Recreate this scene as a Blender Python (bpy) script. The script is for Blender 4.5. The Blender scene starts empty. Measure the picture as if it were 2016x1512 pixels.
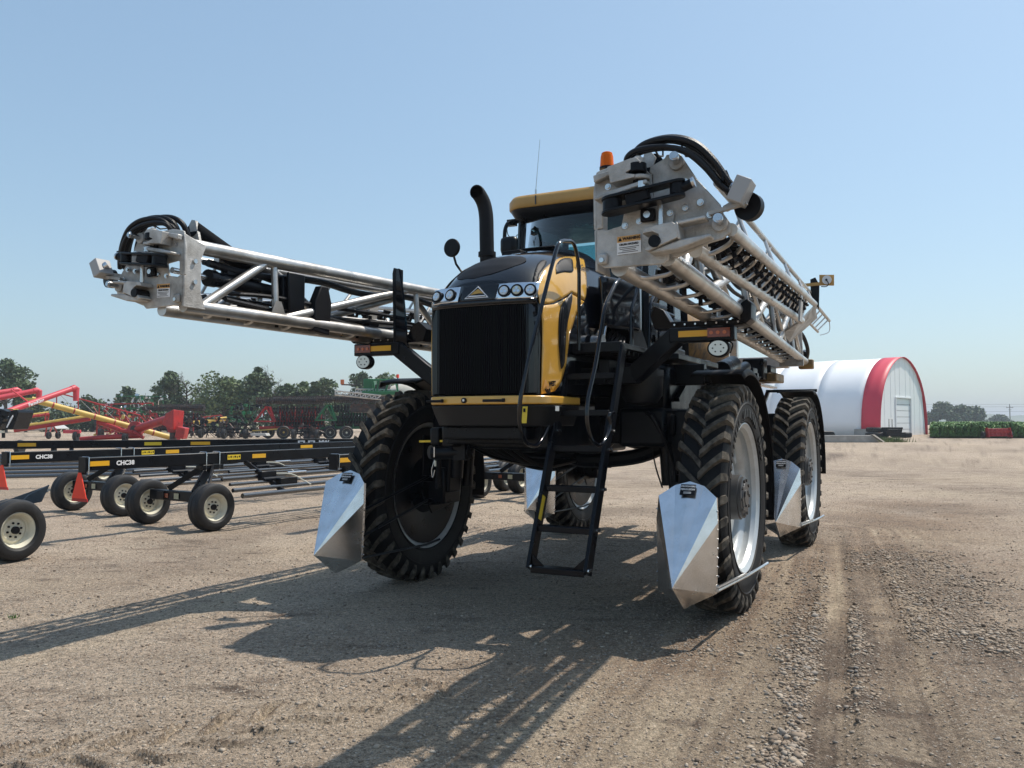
import bpy, bmesh, math, random
import numpy as np
from mathutils import Vector, Matrix
R = math.radians
rnd = random.Random(7)
scene = bpy.context.scene
C = scene.collection

# ------------------------------------------------------------ camera, sky, sun
cam_d = bpy.data.cameras.new('camera'); cam = bpy.data.objects.new('camera', cam_d); C.objects.link(cam)
cam.location = (0, 0, 1.701); cam.rotation_euler = (R(90) + 0.0438, 0, 0)
cam_d.sensor_width = 36; cam_d.lens = 36 * 1651.1 / 2016; cam_d.clip_start = .1; cam_d.clip_end = 8000
scene.camera = cam
SUN_EL, SUN_AZ = R(58.5), R(61.7)          # azimuth from +Y towards +X
world = bpy.data.worlds.new('World'); scene.world = world; world.use_nodes = True
wn = world.node_tree; bg = wn.nodes['Background']
sky = wn.nodes.new('ShaderNodeTexSky'); sky.sky_type = 'NISHITA'; sky.sun_disc = False
sky.sun_elevation = SUN_EL; sky.sun_rotation = SUN_AZ
sky.altitude = 300; sky.air_density = 1.2; sky.dust_density = 1.6; sky.ozone_density = 4.0
# soften the contrast of the sky as summer smoke does: scale, flatten, neutralise
def wmul(src, k):
    n_ = wn.nodes.new('ShaderNodeVectorMath'); n_.operation = 'MULTIPLY'; n_.inputs[1].default_value = k; wn.links.new(src, n_.inputs[0]); return n_.outputs[0]
gam = wn.nodes.new('ShaderNodeGamma'); gam.inputs[1].default_value = .62; wn.links.new(wmul(sky.outputs[0], (.15, .15, .15)), gam.inputs[0])
wn.links.new(wmul(gam.outputs[0], (.655 / .15, .75 / .15, .785 / .15)), bg.inputs[0]); bg.inputs[1].default_value = 0.15
sd = bpy.data.lights.new('sun', 'SUN'); sd.energy = 4.1; sd.angle = R(.6); sd.color = (1, .93, .83)
sun = bpy.data.objects.new('sun', sd); C.objects.link(sun)
sdir = Vector((math.sin(SUN_AZ) * math.cos(SUN_EL), math.cos(SUN_AZ) * math.cos(SUN_EL), math.sin(SUN_EL)))
sun.rotation_euler = sdir.to_track_quat('Z', 'Y').to_euler(); sun.location = (20, 10, 40)
scene.view_settings.view_transform = 'Standard'; scene.view_settings.look = 'None'
scene.view_settings.exposure = 0.25; scene.view_settings.gamma = 1
scene.render.engine = 'CYCLES'
cy = scene.cycles; cy.use_denoising = True; cy.max_bounces = 7; cy.diffuse_bounces = 3; cy.glossy_bounces = 4
cy.transmission_bounces = 5; cy.transparent_max_bounces = 12; cy.volume_bounces = 0; cy.caustics_reflective = False; cy.caustics_refractive = False

# ------------------------------------------------------------ materials
def mat(name, col, rough=.5, metal=0, coat=0, var=0, vscale=8, bump=0, bscale=60, col2=None, mix_scale=3, mix_lo=.45, mix_hi=.65, spec=.5, rvar=0):
    m = bpy.data.materials.new(name); m.use_nodes = True; n = m.node_tree.nodes; l = m.node_tree.links
    b = n['Principled BSDF']; b.inputs['Roughness'].default_value = rough; b.inputs['Metallic'].default_value = metal
    b.inputs['Base Color'].default_value = (*col, 1); b.inputs['Coat Weight'].default_value = coat; b.inputs['Coat Roughness'].default_value = .05
    b.inputs['Specular IOR Level'].default_value = spec
    tc = n.new('ShaderNodeTexCoord')
    src = None
    if col2:
        t = n.new('ShaderNodeTexNoise'); t.inputs['Scale'].default_value = mix_scale; t.inputs['Detail'].default_value = 8; t.inputs['Roughness'].default_value = .65
        l.new(tc.outputs['Object'], t.inputs['Vector'])
        r = n.new('ShaderNodeMapRange'); r.inputs[1].default_value = mix_lo; r.inputs[2].default_value = mix_hi; l.new(t.outputs[0], r.inputs[0])
        x = n.new('ShaderNodeMix'); x.data_type = 'RGBA'; x.inputs[6].default_value = (*col, 1); x.inputs[7].default_value = (*col2, 1)
        l.new(r.outputs[0], x.inputs[0]); src = x.outputs[2]; l.new(src, b.inputs['Base Color'])
    if var:
        t = n.new('ShaderNodeTexNoise'); t.inputs['Scale'].default_value = vscale; t.inputs['Detail'].default_value = 6
        l.new(tc.outputs['Object'], t.inputs['Vector'])
        r = n.new('ShaderNodeMapRange'); r.inputs[1].default_value = .3; r.inputs[2].default_value = .7
        r.inputs[3].default_value = 1 - var; r.inputs[4].default_value = 1 + var; l.new(t.outputs[0], r.inputs[0])
        x = n.new('ShaderNodeMix'); x.data_type = 'RGBA'; x.blend_type = 'MULTIPLY'; x.inputs[0].default_value = 1
        if src: l.new(src, x.inputs[6])
        else: x.inputs[6].default_value = (*col, 1)
        l.new(r.outputs[0], x.inputs[7]); l.new(x.outputs[2], b.inputs['Base Color'])
    if rvar:
        t = n.new('ShaderNodeTexNoise'); t.inputs['Scale'].default_value = 5; t.inputs['Detail'].default_value = 7
        l.new(tc.outputs['Object'], t.inputs['Vector'])
        r = n.new('ShaderNodeMapRange'); r.inputs[1].default_value = .3; r.inputs[2].default_value = .7
        r.inputs[3].default_value = max(.03, rough - rvar); r.inputs[4].default_value = rough + rvar
        l.new(t.outputs[0], r.inputs[0]); l.new(r.outputs[0], b.inputs['Roughness'])
    if bump:
        t = n.new('ShaderNodeTexNoise'); t.inputs['Scale'].default_value = bscale; t.inputs['Detail'].default_value = 5
        l.new(tc.outputs['Object'], t.inputs['Vector'])
        u = n.new('ShaderNodeBump'); u.inputs['Strength'].default_value = bump; u.inputs['Distance'].default_value = .02
        l.new(t.outputs[0], u.inputs['Height']); l.new(u.outputs[0], b.inputs['Normal'])
    return m
BLK = mat('black_gloss_paint', (.003, .004, .007), .12, coat=.5, rvar=.03, spec=.3)
YELD = mat('grimy_yellow_paint', (.30, .17, .05), .5, var=.25, col2=(.08, .06, .04), mix_scale=6)
BLK2 = mat('black_steel_paint', (.0035, .0045, .007), .34, var=.3, rvar=.1, spec=.22, col2=(.010, .010, .010), mix_scale=2.5, mix_lo=.55, mix_hi=.8)
PLA = mat('black_plastic', (.006, .006, .008), .55, var=.2, bump=.1, bscale=300, spec=.2)
GRYP = mat('grey_bumper_plastic', (.012, .0125, .014), .5, spec=.3, var=.15, bump=.1, bscale=200)
GRIL = mat('grille_mesh', (.001, .0015, .003), .7, spec=.03)
SLT = mat('grille_slat_black', (.003, .0035, .005), .5, spec=.12)
RAIL = mat('rail_black_satin', (.02, .022, .026), .24, spec=1.0, coat=1)
HOSE = mat('hose_rubber', (.006, .006, .008), .42, var=.3, vscale=30, bump=.2, bscale=120, spec=.3)
YEL = mat('yellow_paint', (.66, .37, .065), .20, coat=.8, var=.05)
YEL2 = mat('yellow_roof', (.50, .28, .075), .38, var=.06)
ALU = mat('boom_aluminium', (.56, .545, .52), .36, metal=.75, var=.14, vscale=9, col2=(.34, .31, .275), mix_scale=2.2, mix_lo=.5, mix_hi=.75, rvar=.10, bump=.05)
ALU2 = mat('cast_aluminium', (.50, .485, .46), .55, metal=.35, var=.16, vscale=14, col2=(.29, .27, .24), mix_scale=5, mix_lo=.45, mix_hi=.7, rvar=.1, bump=.3, bscale=90)
GALV = mat('galvanised_sheet', (.84, .85, .86), .24, metal=1.0, var=.07, vscale=18, col2=(.70, .70, .69), mix_scale=9, rvar=.05, bump=.02, bscale=8)
STEEL = mat('bright_steel', (.6, .6, .6), .25, metal=1, var=.1)
CHROME = mat('chrome', (.75, .77, .8), .12, metal=1)
RUB = mat('tyre_rubber', (.006, .006, .007), .6, var=.3, vscale=12, bump=.2, bscale=80, col2=(.030, .026, .022), mix_scale=5, mix_lo=.52, mix_hi=.75, spec=.25)
LUG = mat('dusty_tyre_lugs', (.125, .108, .086), .8, spec=.2, var=.35, vscale=25, col2=(.028, .026, .024), mix_scale=9, mix_lo=.42, mix_hi=.66, bump=.3, bscale=90)
CTYR = mat('small_tyre_rubber', (.009, .009, .010), .6, var=.3, vscale=18, col2=(.04, .036, .03), mix_scale=6, mix_lo=.55, mix_hi=.8, bump=.15)
RIM = mat('silver_wheel_rim', (.52, .54, .54), .34, metal=.25, var=.08, col2=(.38, .36, .33), mix_scale=3, mix_lo=.55, mix_hi=.8)
CREAM = mat('cream_wheel_rim', (.68, .65, .53), .45, var=.07, col2=(.45, .37, .25), mix_scale=9, mix_lo=.62, mix_hi=.78)
HUB = mat('hub_dark_grey', (.05, .05, .052), .4, var=.2, metal=.2)
AMB = mat('amber_lens', (.55, .12, .02), .25, coat=.5)
REDL = mat('red_brown_lens', (.22, .04, .012), .25, coat=.5)
REFY = mat('yellow_reflector', (.80, .42, .02), .35)
STK = mat('yellow_sticker', (.78, .55, .03), .4)
WHT = mat('white_print', (.8, .8, .8), .45)
ORG = mat('orange_print', (.62, .33, .10), .45)
INK = mat('black_print', (.004, .004, .006), .4, spec=.2)
LENS = mat('lamp_lens', (.72, .73, .70), .15, metal=.3, coat=.6)
LENSW = mat('warm_lamp_lens', (.62, .58, .42), .15, metal=.3, coat=.6)
SMV = mat('fluorescent_orange_red', (.95, .045, .012), .45)
SMV2 = mat('dark_red_border', (.45, .012, .012), .4)
SEAT = mat('dark_cloth', (.008, .009, .011), .9, spec=.1)
TANK = mat('tank_plastic', (.55, .52, .44), .5)
REDP = mat('red_machine_paint', (.42, .022, .02), .38, var=.15, col2=(.28, .02, .02), mix_scale=1.5)
PINK = mat('faded_red_paint', (.60, .06, .08), .42, var=.12, vscale=1.5)
YELM = mat('yellow_machine_paint', (.62, .42, .09), .45, var=.15, vscale=1.5)
GRN = mat('green_machine_paint', (.012, .13, .045), .4, var=.2, vscale=2)
DKS = mat('dark_tillage_steel', (.055, .05, .05), .5, metal=.3, var=.4, vscale=4, col2=(.10, .05, .035), mix_scale=2)
DSC = mat('disc_blade_steel', (.075, .07, .066), .45, metal=.4, var=.4, vscale=4)
GLS = bpy.data.materials.new('tinted_cab_glass'); GLS.use_nodes = True
_n = GLS.node_tree.nodes; _l = GLS.node_tree.links; _n.remove(_n['Principled BSDF'])
_t = _n.new('ShaderNodeBsdfTransparent'); _t.inputs[0].default_value = (.38, .60, .62, 1)
_g = _n.new('ShaderNodeBsdfGlossy'); _g.inputs['Roughness'].default_value = .02; _g.inputs[0].default_value = (1, 1, 1, 1)
_f = _n.new('ShaderNodeFresnel'); _f.inputs[0].default_value = 1.5
_x = _n.new('ShaderNodeMixShader'); _l.new(_f.outputs[0], _x.inputs[0]); _l.new(_t.outputs[0], _x.inputs[1]); _l.new(_g.outputs[0], _x.inputs[2])
_l.new(_x.outputs[0], _n['Material Output'].inputs[0])
ORGG = bpy.data.materials.new('orange_beacon_plastic'); ORGG.use_nodes = True
_b = ORGG.node_tree.nodes['Principled BSDF']; _b.inputs['Base Color'].default_value = (1, .19, .015, 1); _b.inputs['Transmission Weight'].default_value = .35; _b.inputs['Roughness'].default_value = .2; _b.inputs['IOR'].default_value = 1.2

# ------------------------------------------------------------ mesh helpers
def V3(p): return Vector(p)
class MB:
    def __init__(s): s.v = []; s.f = []; s.m = []; s.mi = 0
    def add(s, vs, fs):
        o = len(s.v); s.v += [tuple(x) for x in vs]; s.f += [tuple(i + o for i in q) for q in fs]; s.m += [s.mi] * len(fs); return s
    def box(s, c, d, M=None, taper=None):
        x, y, z = d[0] / 2, d[1] / 2, d[2] / 2
        vs = [Vector((a * x, b * y, e * z)) for e in (-1, 1) for b in (-1, 1) for a in (-1, 1)]
        if taper:
            for q in vs[4:]: q.x *= taper[0]; q.y *= taper[1]
        if M: vs = [M @ q for q in vs]
        vs = [q + Vector(c) for q in vs]
        return s.add(vs, [(0, 2, 3, 1), (4, 5, 7, 6), (0, 1, 5, 4), (2, 6, 7, 3), (0, 4, 6, 2), (1, 3, 7, 5)])
    def beam(s, p0, p1, w, h, up=(0, 0, 1), w1=None, h1=None):
        p0 = V3(p0); p1 = V3(p1); d = (p1 - p0).normalized(); up = V3(up)
        x = d.cross(up)
        if x.length < 1e-4: x = d.cross(Vector((1, 0, 0)))
        x.normalize(); z = x.cross(d)
        w1 = w1 or w; h1 = h1 or h
        vs = [p0 + x * a * w / 2 + z * b * h / 2 for a, b in ((-1, -1), (1, -1), (1, 1), (-1, 1))] + [p1 + x * a * w1 / 2 + z * b * h1 / 2 for a, b in ((-1, -1), (1, -1), (1, 1), (-1, 1))]
        return s.add(vs, [(3, 2, 1, 0), (4, 5, 6, 7), (0, 1, 5, 4), (1, 2, 6, 5), (2, 3, 7, 6), (3, 0, 4, 7)])
    def tube(s, pts, r, n=10, cap=True, closed=False):
        pts = [V3(p) for p in pts]; k = len(pts)
        rs = r if isinstance(r, (list, tuple)) else [r] * k
        T = []
        for i in range(k):
            a = pts[(i - 1) % k] if (closed or i > 0) else pts[i]; b = pts[(i + 1) % k] if (closed or i < k - 1) else pts[i]
            T.append((b - a).normalized())
        nrm = T[0].orthogonal().normalized(); vs = []
        for i in range(k):
            nrm = (nrm - T[i] * nrm.dot(T[i])).normalized(); bi = T[i].cross(nrm)
            for j in range(n):
                a = 2 * math.pi * j / n; vs.append(pts[i] + (nrm * math.cos(a) + bi * math.sin(a)) * rs[i])
        fs = []
        for i in range(k if closed else k - 1):
            i2 = (i + 1) % k
            for j in range(n):
                j2 = (j + 1) % n; fs.append((i * n + j, i * n + j2, i2 * n + j2, i2 * n + j))
        if cap and not closed: fs.append(tuple(range(n - 1, -1, -1))); fs.append(tuple((k - 1) * n + j for j in range(n)))
        return s.add(vs, fs)
    def cyl(s, p0, p1, r, n=16, r1=None): return s.tube([p0, p1], [r, r if r1 is None else r1], n)
    def lathe(s, prof, c=(0, 0, 0), n=32, axis='x', arc=None):
        vs = []; k = len(prof); N = n if arc is None else n + 1
        for i in range(N):
            a = 2 * math.pi * i / n if arc is None else arc[0] + (arc[1] - arc[0]) * i / n
            for x, r in prof:
                if axis == 'x': q = (x, -math.cos(a) * r, math.sin(a) * r)
                elif axis == 'y': q = (math.cos(a) * r, x, math.sin(a) * r)
                else: q = (math.cos(a) * r, math.sin(a) * r, x)
                vs.append((q[0] + c[0], q[1] + c[1], q[2] + c[2]))
        fs = []
        for i in range(n):
            i2 = (i + 1) % N if arc is None else i + 1
            for j in range(k - 1): fs.append((i * k + j, i * k + j + 1, i2 * k + j + 1, i2 * k + j))
        return s.add(vs, fs)
    def prism(s, poly, off):
        off = V3(off); a = [V3(p) for p in poly]; b = [p + off for p in a]; n = len(a)
        return s.add(a + b, [tuple(range(n - 1, -1, -1)), tuple(range(n, 2 * n))] + [(i, (i + 1) % n, n + (i + 1) % n, n + i) for i in range(n)])
    def loft(s, rings, caps=True, closed=True):
        n = len(rings[0]); vs = [p for r in rings for p in r]; fs = []
        for i in range(len(rings) - 1):
            for j in range(n if closed else n - 1):
                j2 = (j + 1) % n; fs.append((i * n + j, i * n + j2, (i + 1) * n + j2, (i + 1) * n + j))
        if caps: fs.append(tuple(range(n - 1, -1, -1))); fs.append(tuple((len(rings) - 1) * n + j for j in range(n)))
        return s.add(vs, fs)
    def disc(s, c, r, axis, n=20, th=.01):
        a = V3(axis).normalized(); return s.cyl(V3(c) - a * th / 2, V3(c) + a * th / 2, r, n)
    def mesh(s, name, ang=35):
        me = bpy.data.meshes.new(name); me.from_pydata(s.v, [], s.f)
        if max(s.m, default=0): me.polygons.foreach_set('material_index', s.m)
        bm = bmesh.new(); bm.from_mesh(me); bmesh.ops.recalc_face_normals(bm, faces=bm.faces); bm.to_mesh(me); bm.free()
        me.polygons.foreach_set('use_smooth', [True] * len(me.polygons)); me.set_sharp_from_angle(angle=R(ang)); me.update()
        return me
    def build(s, name, m, parent=None, bevel=0, ang=35, seg=2, solid=0):
        me = s.mesh(name, ang)
        for x in (m if isinstance(m, (list, tuple)) else [m]): me.materials.append(x)
        return link(name, me, parent, bevel, seg, solid)
def link(name, me, parent=None, bevel=0, seg=2, solid=0):
    o = bpy.data.objects.new(name, me); C.objects.link(o)
    if parent: o.parent = parent
    if solid:
        k = o.modifiers.new('thickness', 'SOLIDIFY'); k.thickness = solid; k.offset = 0
    if bevel:
        b = o.modifiers.new('edge', 'BEVEL'); b.width = bevel; b.segments = seg; b.limit_method = 'ANGLE'; b.angle_limit = R(40); b.harden_normals = False
    return o
def empty(name, label, cat, loc=(0, 0, 0), rz=0, group=None):
    o = bpy.data.objects.new(name, None); C.objects.link(o); o.location = loc; o.rotation_euler = (0, 0, rz); o.empty_display_size = .3
    o['label'] = label; o['category'] = cat
    if group: o['group'] = group
    return o
def tag(o, label=None, cat=None, group=None, kind=None):
    for k, v in (('label', label), ('category', cat), ('group', group), ('kind', kind)):
        if v: o[k] = v
    return o
def copy_tree(o, parent=None):
    c = o.copy(); C.objects.link(c); c.parent = parent
    for ch in [x for x in o.children]: copy_tree(ch, c)
    return c
def smooth_path(pts, k=6):
    P = [V3(p) for p in pts]; out = []
    for i in range(len(P) - 1):
        p0 = P[max(i - 1, 0)]; p1 = P[i]; p2 = P[i + 1]; p3 = P[min(i + 2, len(P) - 1)]
        for j in range(k):
            t = j / k; out.append(.5 * ((2 * p1) + (-p0 + p2) * t + (2 * p0 - 5 * p1 + 4 * p2 - p3) * t * t + (-p0 + 3 * p1 - 3 * p2 + p3) * t ** 3))
    out.append(P[-1]); return out
def fillet(pts, r=.05, k=4):
    P = [V3(p) for p in pts]; out = [P[0]]
    for i in range(1, len(P) - 1):
        a = (P[i - 1] - P[i]); b = (P[i + 1] - P[i]); ra = min(r, a.length * .45, b.length * .45)
        q0 = P[i] + a.normalized() * ra; q1 = P[i] + b.normalized() * ra
        for j in range(k + 1):
            t = j / k; out.append((1 - t) ** 2 * q0 + 2 * t * (1 - t) * P[i] + t * t * q1)
    out.append(P[-1]); return out
def text(s, size, o, xd, yd, m, parent, name='lettering', ext=.0012, bold=0, align='LEFT', xs=1):
    cu = bpy.data.curves.new('t', 'FONT'); cu.body = s; cu.size = size; cu.extrude = ext; cu.align_x = align; cu.offset = bold; cu.resolution_u = 2
    ob = bpy.data.objects.new('t', cu); me = bpy.data.meshes.new_from_object(ob); bpy.data.objects.remove(ob)
    x = V3(xd).normalized(); y = V3(yd); y = (y - x * y.dot(x)).normalized(); z = x.cross(y)
    for v in me.vertices: v.co = V3(o) + x * v.co.x * xs + y * v.co.y + z * v.co.z
    me.materials.append(m); me.name = name
    return link(name, me, parent)

# ------------------------------------------------------------ ground
nr = np.random.RandomState(3)
_tab = nr.rand(256, 256)
def vnoise(x, y):
    xi = np.floor(x).astype(int); yi = np.floor(y).astype(int); fx = x - xi; fy = y - yi
    fx = fx * fx * (3 - 2 * fx); fy = fy * fy * (3 - 2 * fy)
    a = _tab[xi & 255, yi & 255]; b = _tab[(xi + 1) & 255, yi & 255]; c = _tab[xi & 255, (yi + 1) & 255]; d = _tab[(xi + 1) & 255, (yi + 1) & 255]
    return (a * (1 - fx) + b * fx) * (1 - fy) + (c * (1 - fx) + d * fx) * fy
def fbm(x, y, o=4, g=.5):
    s = 0; a = 1; t = 0
    for i in range(o):
        s = s + a * vnoise(x * 2 ** i + 17.3 * i, y * 2 ** i + 5.1 * i); t += a; a *= g
    return s / t
def seg_dist(x, y, line):
    best = np.full(x.shape, 1e9); along = np.zeros(x.shape); acc = 0
    for (ax, ay), (bx, by) in zip(line[:-1], line[1:]):
        dx, dy = bx - ax, by - ay; L2 = dx * dx + dy * dy
        t = np.clip(((x - ax) * dx + (y - ay) * dy) / L2, 0, 1); ex = x - ax - t * dx; ey = y - ay - t * dy
        d = np.hypot(ex, ey); sgn = np.sign(dx * ey - dy * ex); L = math.sqrt(L2)
        u = d < np.abs(best); best = np.where(u, d * np.where(sgn == 0, 1, sgn), best); along = np.where(u, acc + t * L, along); acc += L
    return best, along
P2 = lambda *a: [(p[0], p[1]) for p in a]
TRK_A = P2((1.44, 3.92, 0), (2.28, 6.04, 0), (3.12, 8.08, 0), (4.01, 10.43, 0), (5.08, 13.37, 0))      # pale smooth wheel track
TRK_B = P2((1.96, 3.92, 0), (2.36, 5, 0), (2.93, 6.59, 0), (3.91, 9.4, 0))
TRK_C = P2((0.4, 3.92, 0), (1.06, 5.18, -0), (1.7, 6.04, 0))
BERM1 = P2((1.28, 3.92, 0), (1.62, 4.83, 0), (2.18, 6.17, 0), (2.9, 7.65, 0))
BERM2 = P2((2.08, 5, 0), (2.52, 6.17, 0), (3.3, 8.08, 0))
FIELD = P2((3.69, 6.91, 0), (4.27, 8.56, 0), (5.02, 10.83, 0))
TREAD = P2((-2.97, 4.14, 0), (-1.83, 4.53, 0), (-1.22, 5, 0), (-0.67, 5.37, 0))
PALE = P2((-3.93, 5.68, 0), (-3.31, 6.45, 0), (-2.77, 7.86, 0), (-2.11, 9.56, 0), (-0.75, 11.48, 0))
FAR1 = P2((11.82, 16.47, 0), (11.54, 21.45, -0), (11.59, 27.76, 0), (5.14, 29.19, 0))
FAR2 = P2((18.08, 23.21, 0), (15.78, 27.76, 0), (16.45, 39.35, 0), (7.46, 42.3, 0))
def gravel_mask(x, y):
    m = .08 + .34 * np.clip(fbm(x * .9, y * .9, 4) * 2 - .7, 0, 1)
    d, _ = seg_dist(x, y, BERM1); m += 1.2 * np.exp(-(d / .20) ** 2) * (.35 + 1.1 * fbm(x * 2.5, y * 2.5, 3))
    d, _ = seg_dist(x, y, BERM2); m += .8 * np.exp(-(d / .2) ** 2) * (.2 + 1.1 * fbm(x * 2.5 + 5, y * 2.5, 3))
    d, _ = seg_dist(x, y, FIELD); n = fbm(x * 1.6 + 9, y * 1.6); m += 1.25 * np.exp(-(d / .75) ** 2) * np.clip(n * 2.2 - .35, 0, 1.3)
    d, _ = seg_dist(x, y, P2((1.78, 6.04, 0), (2.67, 8.08, 0), (3.82, 10.07, 0))); m += .55 * np.exp(-(d / .5) ** 2)
    for T, w in ((TRK_A, .10), (TRK_B, .16), (TRK_C, .2)):
        d, _ = seg_dist(x, y, T); m *= 1 - .93 * np.exp(-(d / w) ** 4)
    return np.clip(m, 0, 1.4)
def lug_print(x, y):
    d, s = seg_dist(x, y, TREAD); ph = (s - np.abs(d) * .9 + np.where(d > 0, .14, 0)) / .28; lug = np.abs(ph - np.floor(ph) - .5) + .06 * (fbm(x * 9, y * 9, 3) - .5)
    inn = np.clip((.29 - np.abs(d)) * 20, 0, 1) * np.clip((np.abs(d) - .02) * 40, 0, 1); fade = np.clip(fbm(x * 1.1 + 3, y * 1.1, 3) * 4 - .9, 0, 1)
    return np.clip((.17 - lug) * 14, 0, 1) * inn * fade, np.clip(1 - np.abs(lug - .21) * 22, 0, 1) * inn * fade
def gheight(x, y):
    r = np.hypot(x, y); near = np.clip(1 - r / 40, 0, 1)
    h = (fbm(x * .35, y * .35) - .5) * .05 + (fbm(x * 2.2, y * 2.2, 4) - .5) * .028 + (fbm(x * 11, y * 11, 4, .6) - .5) * .020
    g = gravel_mask(x, y); h += g * .016 * (fbm(x * 30, y * 30, 2) - .2)
    for T, w, dep in ((TRK_A, .12, .026), (TRK_B, .18, .024), (TRK_C, .2, .008)):
        d, s = seg_dist(x, y, T); h -= dep * np.exp(-(d / w) ** 4); h += dep * .6 * np.exp(-((np.abs(d) - w * 1.5) / (w * .35)) ** 2)
        h += .004 * np.exp(-(d / w) ** 4) * np.sin(d * 2 * math.pi / .055)
    lp, rim_ = lug_print(x, y); h = h - .045 * lp + .024 * rim_
    w = np.clip((r - 30) / 60, 0, 1)
    return h * near * (1 - w)
def build_ground():
    th = np.concatenate([np.linspace(-180, -52, 26)[:-1], np.linspace(-50, 50, 900), np.linspace(52, 180, 26)[1:-1]])
    rr = np.concatenate([[0.4, 1.2, 2.2], np.geomspace(3.0, 34, 520), np.geomspace(36, 2450, 40)])
    TH, RR = np.meshgrid(np.radians(th), rr); x = np.sin(TH) * RR; y = np.cos(TH) * RR
    z = gheight(x, y); z[:3] = 0
    nR, nT = x.shape
    co = np.stack([x, y, z], -1).reshape(-1, 3); idx = np.arange(nR * nT).reshape(nR, nT)
    a = idx[:-1]; b = idx[1:]
    q = np.stack([a, b, np.roll(b, -1, 1), np.roll(a, -1, 1)], -1).reshape(-1, 4)[:, ::-1]
    co = np.vstack([co, [[0, 0, 0]]]); fan = np.stack([idx[0], np.roll(idx[0], -1), np.full(nT, len(co) - 1)], -1)
    me = bpy.data.meshes.new('gravel_ground'); nl = q.size + fan.size
    me.vertices.add(len(co)); me.vertices.foreach_set('co', co.ravel()); me.loops.add(nl)
    me.loops.foreach_set('vertex_index', np.concatenate([q.ravel(), fan[:, [1, 0, 2]].ravel()]))
    me.polygons.add(len(q) + len(fan)); me.polygons.foreach_set('loop_start', np.concatenate([np.arange(len(q)) * 4, q.size + np.arange(len(fan)) * 3]))
    me.update(calc_edges=True); me.polygons.foreach_set('use_smooth', [True] * len(me.polygons))
    # wear maps: R = loose gravel, G = pale packed dust, B = dark patches / tracks, painted shadow at lug print edges
    X = co[:, 0]; Y = co[:, 1]
    g = gravel_mask(X, Y)
    pale = np.clip((fbm(X * .22 + 4, Y * .5, 4) - .42) * 3, 0, 1) * .45
    for T, w, k in ((TRK_A, .13, .55), (TRK_B, .20, .6), (TRK_C, .35, .4), (PALE, .28, .8)):
        d, _ = seg_dist(X, Y, T); pale += k * np.exp(-(d / w) ** 2) * (.5 + .6 * fbm(X * 4, Y * 4, 2))
    dark = np.clip((fbm(X * .5 + 40, Y * .5, 4) - .52) * 3, 0, 1) * .55 + np.clip((fbm(X * 3 + 11, Y * 7, 4) - .62) * 6, 0, 1) * .5
    for T, w, k in ((BERM1, .35, .5), (BERM2, .25, .5), (FIELD, .9, .45), (FAR1, 1.6, .55), (FAR2, 2.0, .5)):
        d, _ = seg_dist(X, Y, T); dark += k * np.exp(-(d / w) ** 2) * np.clip(fbm(X * 1.1, Y * 3.1, 3) * 2 - .4, 0, 1)
    d, _ = seg_dist(X, Y, P2((-2, 5.52, 0), (-1.77, 5.42, 0), (-1.53, 5.32, 0))); dark += 1.3 * np.exp(-(d / .07) ** 2) * np.clip(fbm(X * 9, Y * 9) * 3 - .9, 0, 1)
    d, _ = seg_dist(X, Y, P2((-2.08, 7.41, 0), (-1.66, 7.55, 0))); dark += 1.0 * np.exp(-(d / .10) ** 2) * np.clip(fbm(X * 9, Y * 9) * 3 - .9, 0, 1)
    d, _ = seg_dist(X, Y, P2((0.31, 3.72, 0), (1.06, 5.18, -0), (3.4, 8.82, -0), (7.86, 16.47, 0))); brown = np.exp(-(d / 1.5) ** 2) * np.clip(fbm(X * .8 + 7, Y * .8, 5) * 3 - .6, 0, 1)
    dd_, ss_ = seg_dist(X, Y, TRK_A); st = fbm(dd_ * 7, ss_ * .25, 4); st = np.clip((st - .52) * 6, -1, 1) * np.exp(-(np.abs(dd_ - .2) / 1.6) ** 4); pale += np.clip(st, 0, 1) * .55; dark += np.clip(-st, 0, 1) * .45
    lp, rim_ = lug_print(X, Y); pale += .5 * lp; dark += 1.6 * rim_ * np.clip(fbm(X * 14, Y * 14, 3) * 3 - .8, 0, 1)  # dark rims paint in the shadow along the lug print edges
    at = me.color_attributes.new('wear_shade', 'FLOAT_COLOR', 'POINT')
    at.data.foreach_set('color', np.stack([g, np.clip(pale, 0, 1), np.clip(dark, 0, 1), brown], -1).astype(np.float32).ravel())
    m = bpy.data.materials.new('packed_gravel'); m.use_nodes = True; n = m.node_tree.nodes; l = m.node_tree.links; b = n['Principled BSDF']
    b.inputs['Roughness'].default_value = .92; b.inputs['Specular IOR Level'].default_value = .25
    tc = n.new('ShaderNodeTexCoord'); av = n.new('ShaderNodeAttribute'); av.attribute_name = 'wear_shade'; sp = n.new('ShaderNodeSeparateColor'); l.new(av.outputs['Color'], sp.inputs[0])
    def noise(s, d=6, ro=.6, sc=None):
        t = n.new('ShaderNodeTexNoise'); t.inputs['Scale'].default_value = s; t.inputs['Detail'].default_value = d; t.inputs['Roughness'].default_value = ro
        if sc:
            mp = n.new('ShaderNodeMapping'); mp.inputs['Scale'].default_value = sc; l.new(tc.outputs['Object'], mp.inputs[0]); l.new(mp.outputs[0], t.inputs['Vector'])
        else: l.new(tc.outputs['Object'], t.inputs['Vector'])
        return t.outputs[0]
    def ramp(src, a, c, lo=0, hi=1):
        r = n.new('ShaderNodeMapRange'); r.inputs[1].default_value = a; r.inputs[2].default_value = c; r.inputs[3].default_value = lo; r.inputs[4].default_value = hi; l.new(src, r.inputs[0]); return r.outputs[0]
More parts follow.
